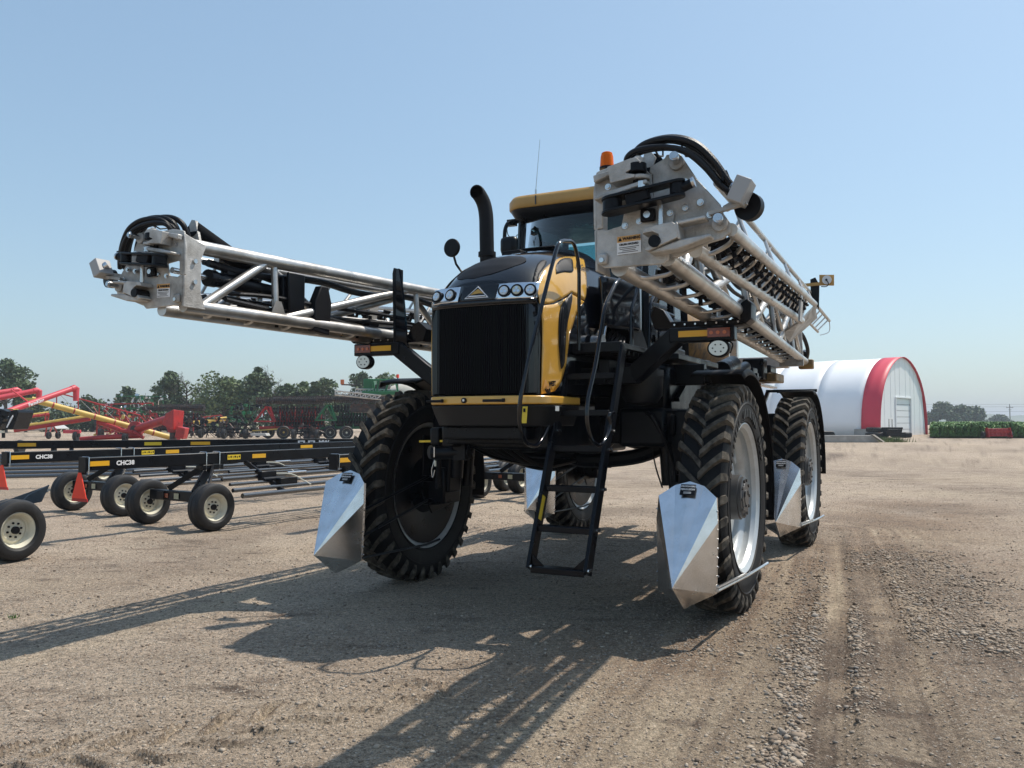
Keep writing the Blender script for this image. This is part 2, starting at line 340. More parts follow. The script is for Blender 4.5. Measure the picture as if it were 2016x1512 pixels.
    def mixc(f, A, B, mode='MIX'):
        x = n.new('ShaderNodeMix'); x.data_type = 'RGBA'; x.blend_type = mode
        for k, s in ((0, f), (6, A), (7, B)):
            if isinstance(s, tuple): x.inputs[k].default_value = (*s, 1)
            elif isinstance(s, (int, float)): x.inputs[k].default_value = s
            else: l.new(s, x.inputs[k])
        return x.outputs[2]
    c = mixc(ramp(noise(1.1, 9, .68), .38, .62), (.420, .322, .242), (.530, .425, .325))
    c = mixc(ramp(noise(.13, 5), .4, .65, 0, .6), c, (.42, .32, .23))
    c = mixc(ramp(noise(2.5, 8, .7, (.35, 1.6, 1)), .50, .66, 0, .5), c, (.28, .22, .165))
    c = mixc(av.outputs['Alpha'], c, (.29, .195, .125))
    c = mixc(sp.outputs['Green'], c, (.50, .40, .285))
    c = mixc(sp.outputs['Blue'], c, (.165, .120, .088))
    # small chips of stone of many tones
    vo = n.new('ShaderNodeTexVoronoi'); vo.inputs['Scale'].default_value = 55; l.new(tc.outputs['Object'], vo.inputs['Vector'])
    sv = n.new('ShaderNodeSeparateColor'); l.new(vo.outputs['Color'], sv.inputs[0])
    chip = mixc(sv.outputs[0], (.07, .058, .048), (.72, .64, .54))
    isch = n.new('ShaderNodeMath'); isch.operation = 'MULTIPLY'; l.new(ramp(sv.outputs[1], .42, .50), isch.inputs[0]); l.new(ramp(vo.outputs['Distance'], .50, .35), isch.inputs[1])
    k2 = n.new('ShaderNodeMath'); k2.operation = 'MULTIPLY'; l.new(isch.outputs[0], k2.inputs[0]); l.new(ramp(sp.outputs['Green'], 0, 1, .85, .25), k2.inputs[1])
    c = mixc(k2.outputs[0], c, chip)
    c = mixc(1, c, ramp(noise(26, 6, .75), .34, .66, .55, 1.48), 'MULTIPLY')
    c = mixc(1, c, ramp(noise(110, 4, .85), .34, .66, .48, 1.58), 'MULTIPLY')
    l.new(c, b.inputs['Base Color'])
    h1 = n.new('ShaderNodeMath'); h1.operation = 'MULTIPLY'; l.new(k2.outputs[0], h1.inputs[0]); h1.inputs[1].default_value = .8
    h2 = n.new('ShaderNodeMath'); l.new(h1.outputs[0], h2.inputs[0]); l.new(noise(70, 6, .8), h2.inputs[1])
    bu = n.new('ShaderNodeBump'); bu.inputs['Strength'].default_value = 1; bu.inputs['Distance'].default_value = .03; l.new(h2.outputs[0], bu.inputs['Height']); l.new(bu.outputs[0], b.inputs['Normal'])
    me.materials.append(m)
    return tag(link('ground', me), kind='structure')
build_ground()
def build_stones():
    t = (1 + 5 ** .5) / 2
    iv = np.array([(-1, t, 0), (1, t, 0), (-1, -t, 0), (1, -t, 0), (0, -1, t), (0, 1, t), (0, -1, -t), (0, 1, -t), (t, 0, -1), (t, 0, 1), (-t, 0, -1), (-t, 0, 1)]) / 1.9
    fc = np.array([(0, 11, 5), (0, 5, 1), (0, 1, 7), (0, 7, 10), (0, 10, 11), (1, 5, 9), (5, 11, 4), (11, 10, 2), (10, 7, 6), (7, 1, 8), (3, 9, 4), (3, 4, 2), (3, 2, 6), (3, 6, 8), (3, 8, 9), (4, 9, 5), (2, 4, 11), (6, 2, 10), (8, 6, 7), (9, 8, 1)])
    M = 1500000
    th = np.radians(nr.uniform(-38, 38, M)); r = np.exp(nr.uniform(math.log(3.2), math.log(26), M)); x = np.sin(th) * r; y = np.cos(th) * r
    g = gravel_mask(x, y) * (1 - lug_print(x, y)[0])
    keep = nr.rand(M) < np.clip(g * g * .18 + .045, 0, 1) * np.clip(r / 7, .35, 1); x, y, g = x[keep][:140000], y[keep][:140000], g[keep][:140000]
    N = len(x); big = nr.rand(N)
    s = (.0030 + .010 * nr.rand(N) ** 2.6 + .013 * (big > .92) * nr.rand(N)) * (.7 + .5 * np.clip(g, 0, 1))
    ov = np.array([(1, 0, 0), (-1, 0, 0), (0, 1, 0), (0, -1, 0), (0, 0, 1), (0, 0, -1)], float); of = np.array([(0, 2, 4), (2, 1, 4), (1, 3, 4), (3, 0, 4), (2, 0, 5), (1, 2, 5), (3, 1, 5), (0, 3, 5)])
    order = np.argsort(-s); cos, fs_, base = [], [], 0
    for ids, bv, bf in ((order[:26000], iv, fc), (order[26000:], ov, of)):
        n_, nv = len(ids), len(bv); S = s[ids, None] * np.stack([nr.uniform(.8, 1.5, n_), nr.uniform(.7, 1.2, n_), nr.uniform(.4, .8, n_)], -1)
        a = nr.rand(n_) * 6.283; ca, sa = np.cos(a), np.sin(a); v = bv[None] * (1 + nr.uniform(-.36, .36, (n_, nv, 1))) * S[:, None]
        X = v[..., 0] * ca[:, None] - v[..., 1] * sa[:, None] + x[ids, None]; Y = v[..., 0] * sa[:, None] + v[..., 1] * ca[:, None] + y[ids, None]
        Z = v[..., 2] + (gheight(x[ids], y[ids]) + S[:, 2] * .35)[:, None]
        cos.append(np.stack([X, Y, Z], -1).reshape(-1, 3)); fs_.append((bf[None] + (np.arange(n_) * nv)[:, None, None]).reshape(-1, 3) + base); base += n_ * nv
    co = np.vstack(cos); F = np.vstack(fs_)
    me = bpy.data.meshes.new('loose_stones'); me.vertices.add(len(co)); me.vertices.foreach_set('co', co.ravel())
    me.loops.add(F.size); me.loops.foreach_set('vertex_index', F.ravel()); me.polygons.add(len(F)); me.polygons.foreach_set('loop_start', np.arange(len(F)) * 3); me.update(calc_edges=True)
    m = bpy.data.materials.new('field_stones'); m.use_nodes = True; n = m.node_tree.nodes; l = m.node_tree.links
    ge = n.new('ShaderNodeNewGeometry'); cr = n.new('ShaderNodeValToRGB'); l.new(ge.outputs['Random Per Island'], cr.inputs[0]); e = cr.color_ramp.elements
    e[0].color = (.12, .088, .062, 1); e[1].color = (.46, .385, .30, 1)
    for p, q in ((.3, (.27, .205, .15, 1)), (.55, (.34, .265, .195, 1)), (.75, (.26, .23, .20, 1)), (.9, (.37, .295, .22, 1))): z = e.new(p); z.color = q
    l.new(cr.outputs[0], n['Principled BSDF'].inputs['Base Color']); n['Principled BSDF'].inputs['Roughness'].default_value = .85
    me.materials.append(m); o = link('loose_stones', me)
    return tag(o, 'loose grey and brown stones scattered over the packed dirt yard, thickest right of the sprayer', 'gravel', kind='stuff')
build_stones()

# haze: one closed box of even air round everything
hb = MB().box((0, 1180, 20), (5200, 5200, 44)).build('haze', [])
hb.display_type = 'WIRE'
hm = bpy.data.materials.new('summer_haze'); hm.use_nodes = True; hm.node_tree.nodes.remove(hm.node_tree.nodes['Principled BSDF'])
pv = hm.node_tree.nodes.new('ShaderNodeVolumePrincipled'); pv.inputs['Color'].default_value = (.80, .86, .95, 1); pv.inputs['Density'].default_value = .0005; pv.inputs['Anisotropy'].default_value = .2
hm.node_tree.links.new(pv.outputs[0], hm.node_tree.nodes['Material Output'].inputs['Volume']); hb.data.materials.append(hm); tag(hb, kind='stuff')
hb['label'] = 'thin summer haze over the yard and fields'; hb['category'] = 'haze'

# ------------------------------------------------------------ far setting
LEAFA = mat('leaf_green', (.105, .155, .055), .7, var=.35, vscale=1.2, col2=(.14, .17, .07), mix_scale=.8)
LEAFB = mat('leaf_dark', (.080, .125, .055), .7, var=.35, vscale=1.2, col2=(.075, .10, .042), mix_scale=.8)
BARK = mat('bark', (.10, .085, .07), .9, var=.3)
def blob_tree(name, label, loc, h, w, kind='full', leaf=None, n=1500, seed=0, ls=.34, group=None):
    r = random.Random(seed); root = empty(name, label, 'tree', loc, group=group); t = MB()
    clumps = []
    hh = h * (.42 if kind != 'low' else .12)
    lean = r.uniform(-.06, .06) * h
    t.tube([(0, 0, -.15), (lean * .3, 0, hh * .5), (lean, r.uniform(-.2, .2), hh), (lean * 1.3, 0, h * .8)], [h * .024 + .06, h * .02 + .04, h * .015 + .03, .04], 7)
    nl = {'full': 13, 'tall': 12, 'bare': 16, 'low': 9}[kind]
    for i in range(nl):
        f = (i + .5) / nl; a = i * 2.4 + r.uniform(-.4, .4); z0 = hh * .6 + f * (h * .9 - hh * .6) * .8
        if kind == 'tall': ra = w * .5 * (1.05 - .75 * f) * r.uniform(.7, 1.1); z1 = z0 + h * .10
        elif kind == 'low': ra = w * .5 * r.uniform(.3, 1); z1 = h * r.uniform(.35, .95) - .2 * ra
        else: ra = w * .5 * (1 - abs(f - .35) ** 1.5 * .9) * r.uniform(.65, 1.05); z1 = z0 + h * .12 * r.uniform(.3, 1.5)
        e = Vector((lean * .8 + math.cos(a) * ra, math.sin(a) * ra, min(z1, h * .93)))
        s0 = Vector((lean * min(1, z0 / hh) if hh else 0, 0, z0)) if kind != 'low' else Vector((0, 0, .1))
        mid = s0.lerp(e, .5) + Vector((0, 0, .05 * h)); t.tube([s0, mid, e], [.05 + h * .008, .03 + h * .005, .025], 5)
        if kind == 'bare':
            for k in range(5):
                q = e + Vector((r.uniform(-1, 1), r.uniform(-1, 1), r.uniform(.2, 1.3))) * h * .11; t.tube([mid.lerp(e, r.random()), q.lerp(e, .4), q], [.035, .028, .02], 4)
                for k2 in range(3):
                    q2 = q + Vector((r.uniform(-1, 1), r.uniform(-1, 1), r.uniform(0, 1))) * h * .06; t.tube([q, q2], [.02, .012], 3)
        clumps.append((e.lerp(s0, r.uniform(0, .3)), w * r.uniform(.17, .27)))
    if kind in ('full', 'tall'): clumps.append((Vector((lean, 0, h * .90)), w * .14)); clumps.append((Vector((lean, 0, h * .7)), w * .2))
    t.build('trunk', BARK, root)
    if kind == 'bare': n = int(n * .10)
    vs = []; fs = []
    for i in range(n):
        c, cr = r.choice(clumps); d = Vector((r.gauss(0, 1), r.gauss(0, 1), r.gauss(0, 1))).normalized() * cr * r.random() ** .45; d.z *= .8
        p = c + d
        if p.z < .05: p.z = r.uniform(.05, h * .3)
        a = Vector((r.gauss(0, 1), r.gauss(0, 1), r.gauss(0, .7))).normalized(); b = a.orthogonal().normalized(); b = Matrix.Rotation(r.random() * 6.28, 3, a) @ b
        s = ls * r.uniform(.5, 1.3); o = len(vs); vs += [p + a * s, p + b * s * .6, p - a * s * .8, p - b * s * .5]; fs.append((o, o + 1, o + 2, o + 3))
    me = bpy.data.meshes.new('crown'); me.from_pydata([tuple(v) for v in vs], [], fs); me.materials.append(leaf or LEAFA); link('crown', me, root)
    return root
def T(px, top, wpx, Y, label, kind='full', leaf=None, n=1500, seed=0, name='broadleaf_tree', group='trees along the left edge of the yard'):
    m = Y / 1651.1; x = (px - 1008) * m; h = (828.5 - top) * m + 1.7
    return blob_tree(name, label, (x, Y, 0), h, wpx * m * 1.35, kind, leaf, int(n * 1.7), seed, .0032 * Y * .75, group)
TL = [
 (12, 702, 82, 120, 'tall dense leafy tree cut by the left edge of the photo', 'full', LEAFB, 2600, 'broadleaf_tree'),
 (52, 745, 46, 124, 'small tree at the right foot of the tall left-edge tree', 'low', LEAFB, 1100, 'broadleaf_tree'),
 (105, 792, 90, 128, 'low scrub behind the grain augers at far left', 'low', LEAFB, 1400, 'shrub'),
 (185, 772, 60, 130, 'dark bush behind the pale yellow auger tube', 'low', LEAFB, 1300, 'shrub'),
 (243, 758, 42, 128, 'dark pointed tree standing above the green tillage frames', 'tall', LEAFB, 1400, 'broadleaf_tree'),
 (283, 766, 54, 131, 'lighter bushy tree behind the green tillage frames', 'low', LEAFA, 1300, 'broadleaf_tree'),
 (333, 725, 52, 124, 'tall ragged tree just left of the bare grey tree', 'tall', LEAFB, 1700, 'broadleaf_tree'),
 (372, 738, 66, 125, 'grey half dead tree with bare twisting limbs', 'bare', LEAFA, 2200, 'bare_tree'),
 (402, 800, 50, 132, 'low pale green bush between the bare tree and the round tree', 'low', LEAFA, 900, 'shrub'),
 (437, 744, 88, 122, 'wide round light green tree left of the tree with dead twigs', 'full', LEAFA, 2600, 'broadleaf_tree'),
 (470, 765, 50, 126, 'smaller yellowish green tree filling in behind the round tree', 'low', LEAFA, 1300, 'broadleaf_tree'),
 (500, 716, 52, 121, 'tallest spiky dark tree above the dark seeder', 'tall', LEAFB, 1700, 'broadleaf_tree'),
 (524, 728, 44, 123, 'leafless tree spreading right of the tallest dark tree', 'bare', LEAFA, 1400, 'bare_tree'),
 (563, 752, 48, 123, 'small open tree above the red disc harrow, left of a pair', 'full', LEAFB, 1500, 'broadleaf_tree'),
 (600, 748, 46, 125, 'middle tree of three above the red disc harrow', 'full', LEAFA, 1500, 'broadleaf_tree'),
 (633, 741, 52, 122, 'dense tree above the gap between the red and green disc harrows', 'full', LEAFB, 1800, 'broadleaf_tree'),
 (553, 760, 46, 133, 'thin leafless tree rising behind the small open tree', 'bare', LEAFA, 900, 'bare_tree'),
 (720, 727, 52, 128, 'tree behind the green sprayer, under the work lamp', 'full', LEAFB, 1700, 'broadleaf_tree'),
 (752, 733, 50, 131, 'tree behind the green sprayer, nearest the big front tyre', 'full', LEAFA, 1700, 'broadleaf_tree'),
 (672, 768, 50, 130, 'low dark tree left of the green sprayer body', 'low', LEAFB, 1100, 'broadleaf_tree'),
 (215, 782, 150, 136, 'long dark hedge behind the red cultivators', 'low', LEAFB, 2000, 'shrub'),
 (385, 797, 150, 138, 'dark hedge behind the black planter, low and wide', 'low', LEAFB, 2000, 'shrub'),
 (575, 790, 170, 138, 'dark hedge glimpsed behind the disc harrows', 'low', LEAFB, 2000, 'shrub'),
]
for i, (px, top, w, Y, lab, kind, leaf, n, nm) in enumerate(TL): T(px, top, w, Y, lab, kind, leaf, n, i + 11, nm)
# right horizon
RT = [(1868, 800, 52, 330, 'large round tree beyond the crop field right of the barn', 'full', LEAFB, 2300), (1902, 805, 46, 335, 'right half of the tree clump beyond the crop field', 'full', LEAFB, 1900),
      (1831, 825, 18, 330, 'small tree peeping beside the barn wall', 'low', LEAFB, 500), (1965, 820, 24, 420, 'lone small tree left of the utility pole', 'full', LEAFB, 500), (1945, 828, 22, 430, 'low bush left of the lone small tree', 'low', LEAFB, 400), (1982, 829, 18, 440, 'low bush at the foot of the utility pole', 'low', LEAFB, 400)]
for i, (px, top, w, Y, lab, kind, leaf, n) in enumerate(RT): T(px, top, w, Y, lab, kind, leaf, n, 60 + i, 'field_tree' if kind == 'full' else 'shrub', 'trees beyond the crop field')
# hazy wooded hills
def hill(pts, Y, depth, seed):
    g = MB(); r = random.Random(seed); xs = []
    for (ax, ay), (bx, by) in zip(pts[:-1], pts[1:]):
        for k in range(8): f = k / 8; xs.append((ax + (bx - ax) * f, ay + (by - ay) * f + r.uniform(-.7, .7)))
    rings = []
    for px, py in xs:
        m = Y / 1651.1; x = (px - 1008) * m; h = max(1, (828.5 - py) * m + 1.7)
        rings.append([(x, Y - depth * .5, 0), (x * 1.0, Y - depth * .2, h * .8), (x, Y, h), (x, Y + depth * .4, h * .7), (x, Y + depth, 0)])
    return g.loft(rings, caps=True, closed=False).build('hills', LEAFB)
tag(hill([(1780, 826), (1850, 824), (1900, 821), (1925, 817), (1950, 815), (1975, 821), (2010, 818), (2060, 815), (2140, 821), (2250, 824)], 1500, 200, 4), kind='structure')
tag(hill([(-600, 826), (-100, 824), (300, 823), (700, 825), (1200, 826), (1800, 825), (2700, 824)], 2100, 200, 5), kind='structure')
# crop field
def crop():
    N = 30000; vs = []; fs = []; r = random.Random(5)
    for i in range(N):
        Y = 81.5 + (r.random() ** 2.6) * 150; row = round((r.uniform(.49, .70) * Y) / .76) * .76; x = row + r.uniform(-.12, .12)
        if x < .500 * Y: continue
        for k in range(3):
            z = r.uniform(.25, 1.25 + .35 * math.sin(x * 1.7 + Y * .9) * math.sin(x * .37) ); a = r.random() * 6.28; L = r.uniform(.18, .38)
            o = len(vs); dx, dy = math.cos(a) * L, math.sin(a) * L
            vs += [(x, Y, z), (x + dx * .5 - dy * .35, Y + dy * .5 + dx * .35, z + .08), (x + dx, Y + dy, z - .12), (x + dx * .5 + dy * .35, Y + dy * .5 - dx * .35, z + .04)]; fs.append((o, o + 1, o + 2, o + 3))
    me = bpy.data.meshes.new('crop_field'); me.from_pydata(vs, [], fs)
    me.materials.append(mat('bean_leaf', (.13, .26, .055), .6, var=.3, vscale=.7, col2=(.08, .17, .04), mix_scale=.5)); o = link('crop_field', me)
    tag(o, 'knee to waist high green crop rows growing right of the barn', 'crop', kind='stuff')
    c = MB(); c.add([(41.6, 82.6, 0), (62, 82.6, 0), (530, 700, 0), (352, 700, 0), (41.6, 82.6, .85), (62, 82.6, .85), (530, 700, .85), (352, 700, .85)], [(0, 1, 5, 4), (4, 5, 6, 7), (0, 4, 7, 3), (1, 2, 6, 5), (3, 7, 6, 2)])
    tag(c.build('crop_canopy', mat('crop_mass', (.07, .14, .03), .9, var=.4, vscale=1.5, bump=1, bscale=3)), 'dense green crop canopy running back to the horizon', 'crop', kind='stuff')
crop()
# grass tufts near the concrete
def tufts(name, spots, label, h=.35, n=420, col=(.12, .16, .05)):
    vs = []; fs = []; r = random.Random(9)
    for (cx, cy_, sx, sy) in spots:
        for i in range(n):
            x = r.gauss(cx, sx); y = r.gauss(cy_, sy); a = r.random() * 6.28; hh = h * r.uniform(.3, 1); dx, dy = math.cos(a) * h * .08, math.sin(a) * h * .08; lx, ly = r.gauss(0, h * .3), r.gauss(0, h * .3)
            o = len(vs); vs += [(x - dx, y - dy, 0), (x + dx, y + dy, 0), (x + lx, y + ly, hh)]; fs.append((o, o + 1, o + 2))
    me = bpy.data.meshes.new(name); me.from_pydata(vs, [], fs); me.materials.append(mat(name + '_blades', col, .7, var=.3, vscale=2)); tag(link(name, me), label, 'grass', kind='stuff')
tufts('grass', [(28.9, 68, .9, .8), (30.2, 67.5, .7, .5), (27, 69, 1.2, .3)], 'ragged grass growing round the end of the concrete wall', .5, 500)
tufts('weeds', [(-4.30, 7.32, .02, .02)], 'single small green weed sprouting in the bare dirt', .05, 30, (.07, .15, .03))
# utility pole and wires
pr = empty('utility_pole', 'distant wooden utility pole with crossarm beyond the crop field', 'utility pole', (178, 300, 0))
MB().tube([(0, 0, 0), (0, 0, 7.6)], [.16, .12], 8).build('pole', BARK, pr)
MB().box((0, 0, 6.4), (2.4, .14, .16)).box((0, 0, 5.6), (1.2, .1, .12)).build('crossarm', BARK, pr)
for x in (-1.1, 1.1): MB().cyl((x, 0, 6.48), (x, 0, 6.75), .06, 6).build('insulator', DKS, pr)
wq = MB()
for z, sx in ((7.6, 0), (6.7, -1.1), (5.0, 0)): wq.tube([(-130, 300, z + 1), (20 + sx, 300, z - .4), (178 + sx, 300, z), (330 + sx, 300, z - .4), (480, 300, z + 1)], .035, 4)
tag(wq.build('power_line', INK), 'thin power lines strung left and right of the utility pole', 'power line')

# ------------------------------------------------------------ barn
def barn():
    WH = mat('white_fabric_cover', (.88, .89, .90), .5, var=.03, vscale=.4); WW = mat('white_metal_wall', (.88, .89, .90), .45, var=.03)
    RD = mat('red_fabric_band', (.66, .035, .07), .5, var=.05, vscale=.5); CON = mat('concrete', (.36, .34, .31), .85, var=.2, vscale=2, bump=.3, bscale=20)
    # front arch plane: left base, right base, apex
    A = Vector((39.7, 91.0, 0)); B = Vector((51.2, 104.0, 0)); ax = (B - A); Wd_ = ax.length; ax.normalize(); bk = Vector((-ax.y, ax.x, 0)).normalized()
    
    H = 9.05; root = empty('quonset_barn', 'white fabric arch barn with a red band and small white overhead door', 'barn', tuple(A))
    def arch(n=28, o=0):
        pts = []
        for i in range(n + 1):
            t = i / n; a = math.pi * (1 - t); x = Wd_ / 2 + (Wd_ / 2 + o) * (abs(math.cos(a)) ** 1.15) * (1 if math.cos(a) > 0 else -1); z = (H + o) * (math.sin(a) ** .78)
            pts.append((x, z))
        return pts
    def at(x, z, d): p = ax * x + bk * d; return (p.x, p.y, z)
    ar = arch()
    g = MB()
    segs = [1.65, 7, 12.5, 18, 23.5, 29, 34.5]
    for s0, s1 in zip(segs[:-1], segs[1:]):
        rings = []
        for k in range(7):
            d = s0 + (s1 - s0) * k / 6; sag = -.05 * math.sin(math.pi * k / 6); rings.append([at(Wd_ / 2 + (x - Wd_ / 2) * (1 + sag / 5), z * (1 + sag / 9), d) for x, z in ar])
        p = MB().loft(rings, caps=False, closed=False).build('cover_panel', WH, root, solid=.04)
    a2 = arch(o=.05); MB().loft([[at(x, z, d) for x, z in a2] for d in (-.25, .4, 1.1, 1.8)], caps=False, closed=False).build('red_band', RD, root, solid=.05)
    # front wall built of vertical sheets with a door opening
    import bisect
    def zat(x):
        for (x0, z0), (x1, z1) in zip(ar[:-1], ar[1:]):
            if x0 <= x <= x1: return z0 + (z1 - z0) * (x - x0) / max(1e-6, x1 - x0)
        return 0
    n = 16; dx0, dx1, dh = Wd_ * .345, Wd_ * .665, 4.3
    cuts = sorted(set([Wd_ * i / n for i in range(n + 1)] + [dx0, dx1]))
    for i, (x0, x1) in enumerate(zip(cuts[:-1], cuts[1:])):
        zb = dh if (x0 >= dx0 - .01 and x1 <= dx1 + .01) else 0; off = .02 * (i % 2)
        if zat(x1 - .01) < zb: continue
        poly = [at(x0 + .01, zb, off), at(x1 - .01, zb, off), at(x1 - .01, max(zat(x1 - .02), zb + .05), off), at(x0 + .01, max(zat(x0 + .02), zb + .05), off)]
        MB().prism(poly, bk * .06).build('wall_sheet', WW, root)
    for k in range(6):
        z0 = k * dh / 6 + .02; MB().prism([at(dx0 - .2, z0, .09), at(dx1 + .2, z0, .09), at(dx1 + .2, z0 + dh / 6 - .05, .09), at(dx0 - .2, z0 + dh / 6 - .05, .09)], bk * .05).build('door_panel', mat('door_white', (.88, .89, .90), .4) if k == 0 else bpy.data.materials['door_white'], root)
    MB().prism([at(dx0 - .3, 0, .2), at(dx1 + .3, 0, .2), at(dx1 + .3, dh + .1, .2), at(dx0 - .3, dh + .1, .2)], bk * .03).build('door_backing', CON, root)
    f = MB()
    for p, q in (((dx0 - .08, 0), (dx0 - .08, dh)), ((dx1 + .08, 0), (dx1 + .08, dh)), ((dx0 - .16, dh + .08), (dx1 + .16, dh + .08))): f.beam(at(*p, -.05), at(*q, -.05), .14, .10, tuple(bk))
    f.build('door_frame', WW, root)
    b0 = MB(); p = at(-.2, .7, 1.5); b0.box((p[0] + .4, p[1], .4), (1.2, 2.4, .8), Matrix.Rotation(.6, 3, 'Z')); b0.build('foundation_block', CON, root)
    # concrete bunk wall in front of the barn
    c = MB(); y0 = 66; zt = 1.05
    c.prism([(20.5, y0, 0), (28.9, y0, 0), (28.3, y0, .56), (20.5, y0, .56)], (0, .5, 0))
    tag(c.build('concrete_wall', CON, None, bevel=.03), 'low grey concrete bunk wall with a sloped end in front of the barn', 'concrete wall')
    tag(MB().prism([(28.25, y0 - .1, .62), (28.9, y0 - .6, 0.05), (29.05, y0 - .6, .05), (28.45, y0 - .1, .62)], (0, .4, 0)).build('timber_plank', mat('grey_timber', (.36, .31, .26), .8)), 'weathered timber leaning on the sloped end of the concrete wall', 'timber')
    # black trough / box behind the concrete wall
    t = MB(); t.prism([(24.1, 73, 0), (28.3, 73, 0), (28.0, 73, .72), (24.6, 73, .72)], (0, 1.2, 0)); t.box((26.2, 73.6, .76), (3.5, 1.3, .06))
    tag(t.build('black_trough', BLK2, None, bevel=.03), 'long low black steel trough lying behind the concrete wall', 'trough')
barn()
def tyre_lying(x, y, z, r, w, label, tilt=0):
    g = MB(); g.lathe([(-w / 2, r * .6), (-w / 2, r * .92), (-w * .3, r), (w * .3, r), (w / 2, r * .92), (w / 2, r * .6)], n=26, axis='z')
    o = g.build('tractor_tyre', CTYR); o.location = (x, y, z); o.rotation_euler = (tilt, 0, 0)
    lg = MB()
    for i in range(26):
        a = i * 2 * math.pi / 26; lg.beam((math.cos(a) * r, math.sin(a) * r, -w * .35), (math.cos(a + .12) * r, math.sin(a + .12) * r, w * .35), .06, .08, (math.cos(a), math.sin(a), 0))
    k = lg.build('tread', CTYR, o); tag(o, label, 'tyre', 'scrap tyres by the barn')
tyre_lying(36.5, 84, .28, 1.05, .5, 'big tractor tyre lying flat left in the scrap pile by the barn')
tyre_lying(36.6, 84.2, .80, 1.0, .48, 'big tractor tyre stacked on top at the left of the scrap pile')
tyre_lying(38.9, 84, .28, .95, .5, 'tractor tyre lying flat right of the black scrap bin')
bn = empty('scrap_bin', 'black steel bin with upright handle standing among the scrap tyres', 'bin', (37.4, 82.6, 0)); bn.scale = (.62, .62, .72)
MB().box((0, 0, .75), (2.2, 1.4, .9), taper=(1.15, 1.1)).box((0, 0, 1.35), (2.7, 1.5, .25)).build('bin_body', BLK2, bn, bevel=.03)
MB().tube([(-.5, 0, 1.4), (-.5, 0, 2.6), (0, 0, 2.6), (0, 0, 1.4)], .07, 6).build('handle', ALU2, bn)
MB().box((1.3, -.3, .35), (1.3, .7, .6)).cyl((.8, -.7, .7), (1.8, -.7, .7), .12, 8).build('skid', BLK2, bn, bevel=.03)
tag(MB().box((42.7, 84, .14), (1.6, .6, .28)).box((43.7, 84.3, .10), (1.3, .8, .2), Matrix.Rotation(.3, 3, 'Z')).build('steel_frame', BLK2, None, bevel=.02), 'flat black steel frame lying right of the scrap tyres', 'steel frame')
# red drag implement in the field edge
rm = empty('red_box_scraper', 'red box scraper implement parked at the edge of the crop field', 'scraper', (46.2, 79.8, 0)); rm.scale = (.8, .8, .85)
MB().prism([(-1.35, 0, .25), (1.35, 0, .25), (1.25, .1, 1.15), (-1.25, .1, 1.15)], (0, .12, 0)).build('back_plate', REDP, rm, bevel=.02)
for x in (-1.35, 1.35): MB().prism([(x, -.5, .15), (x, .5, .15), (x, .35, 1.2), (x, -.1, 1.25)], (.07, 0, 0)).build('side_plate', REDP, rm)
for z in (.35, .75, .85): MB().beam((-1.3, -.12, z), (1.3, -.12, z), .09, .09).build('cross_bar', REDP, rm)
for x in (-.8, -.3, .3, .8): MB().beam((x, -.2, .3), (x, -.05, 1.05), .06, .08).build('upright', REDP, rm)
for x in (-1.65, 1.6): MB().lathe([(-.12, .1), (-.12, .38), (0, .42), (.12, .38), (.12, .1)], (x, .3, .42), 16).build('wheel', CTYR, rm)

# ------------------------------------------------------------ header carts
def small_wheel(parent, loc, rz, side, r=.365, w=.26, mesh={}):
    key = (r, w, side)
    if key not in mesh:
        t = MB(); t.lathe([(-w * .36, r * .56), (-w * .5, r * .66), (-w * .53, r * .82), (-w * .46, r * .94), (-w * .30, r), (-w * .29, r * .985), (-w * .27, r), (-.02, r * 1.005), (-.015, r * .985), (.015, r * .985), (.02, r * 1.005), (w * .27, r), (w * .29, r * .985), (w * .30, r), (w * .46, r * .94), (w * .53, r * .82), (w * .5, r * .66), (w * .36, r * .56)], n=48)
        s = side; p = [(w * .40 * s, r * .60), (w * .42 * s, r * .57), (w * .36 * s, r * .545), (w * .30 * s, r * .53), (w * .22 * s, r * .50), (w * .10 * s, r * .49), (w * .06 * s, r * .45), (w * .14 * s, r * .36), (w * .12 * s, r * .24), (w * .16 * s, r * .13), (w * .16 * s, .001)]
        q = MB(); q.lathe(p, n=40); q.lathe([(-w * .4 * s, r * .60), (-w * .3 * s, r * .50), (w * .06 * s, r * .49)], n=40)
        h = MB(); h.cyl((0, 0, 0), (w * .28 * s, 0, 0), r * .125, 16)
        for k in range(8):
            a = k * math.pi / 4 + .2; h.cyl((w * .1 * s, math.cos(a) * r * .235, math.sin(a) * r * .235), (w * .18 * s, math.cos(a) * r * .235, math.sin(a) * r * .235), r * .035, 8)
        mt = t.mesh('wheel'); mt.materials.append(CTYR); mr = q.mesh('rim'); mr.materials.append(CREAM); mh = h.mesh('hub'); mh.materials.append(INK); mesh[key] = (mt, mr, mh)
    mt, mr, mh = mesh[key]
    o = link('wheel', mt, parent); o.location = loc; o.rotation_euler = (0, 0, rz)
    for nm, m in (('rim', mr), ('hub', mh)): link(nm, m, o)
    return o
def decal(name, c, xd, yd, w, h, m, parent, th=.003):
    x = V3(xd).normalized() * w / 2; y = V3(yd).normalized() * h / 2; c = V3(c); n = x.cross(y).normalized() * th
    return MB().prism([c - x - y, c + x - y, c + x + y, c - x + y], n).build(name, m, parent)
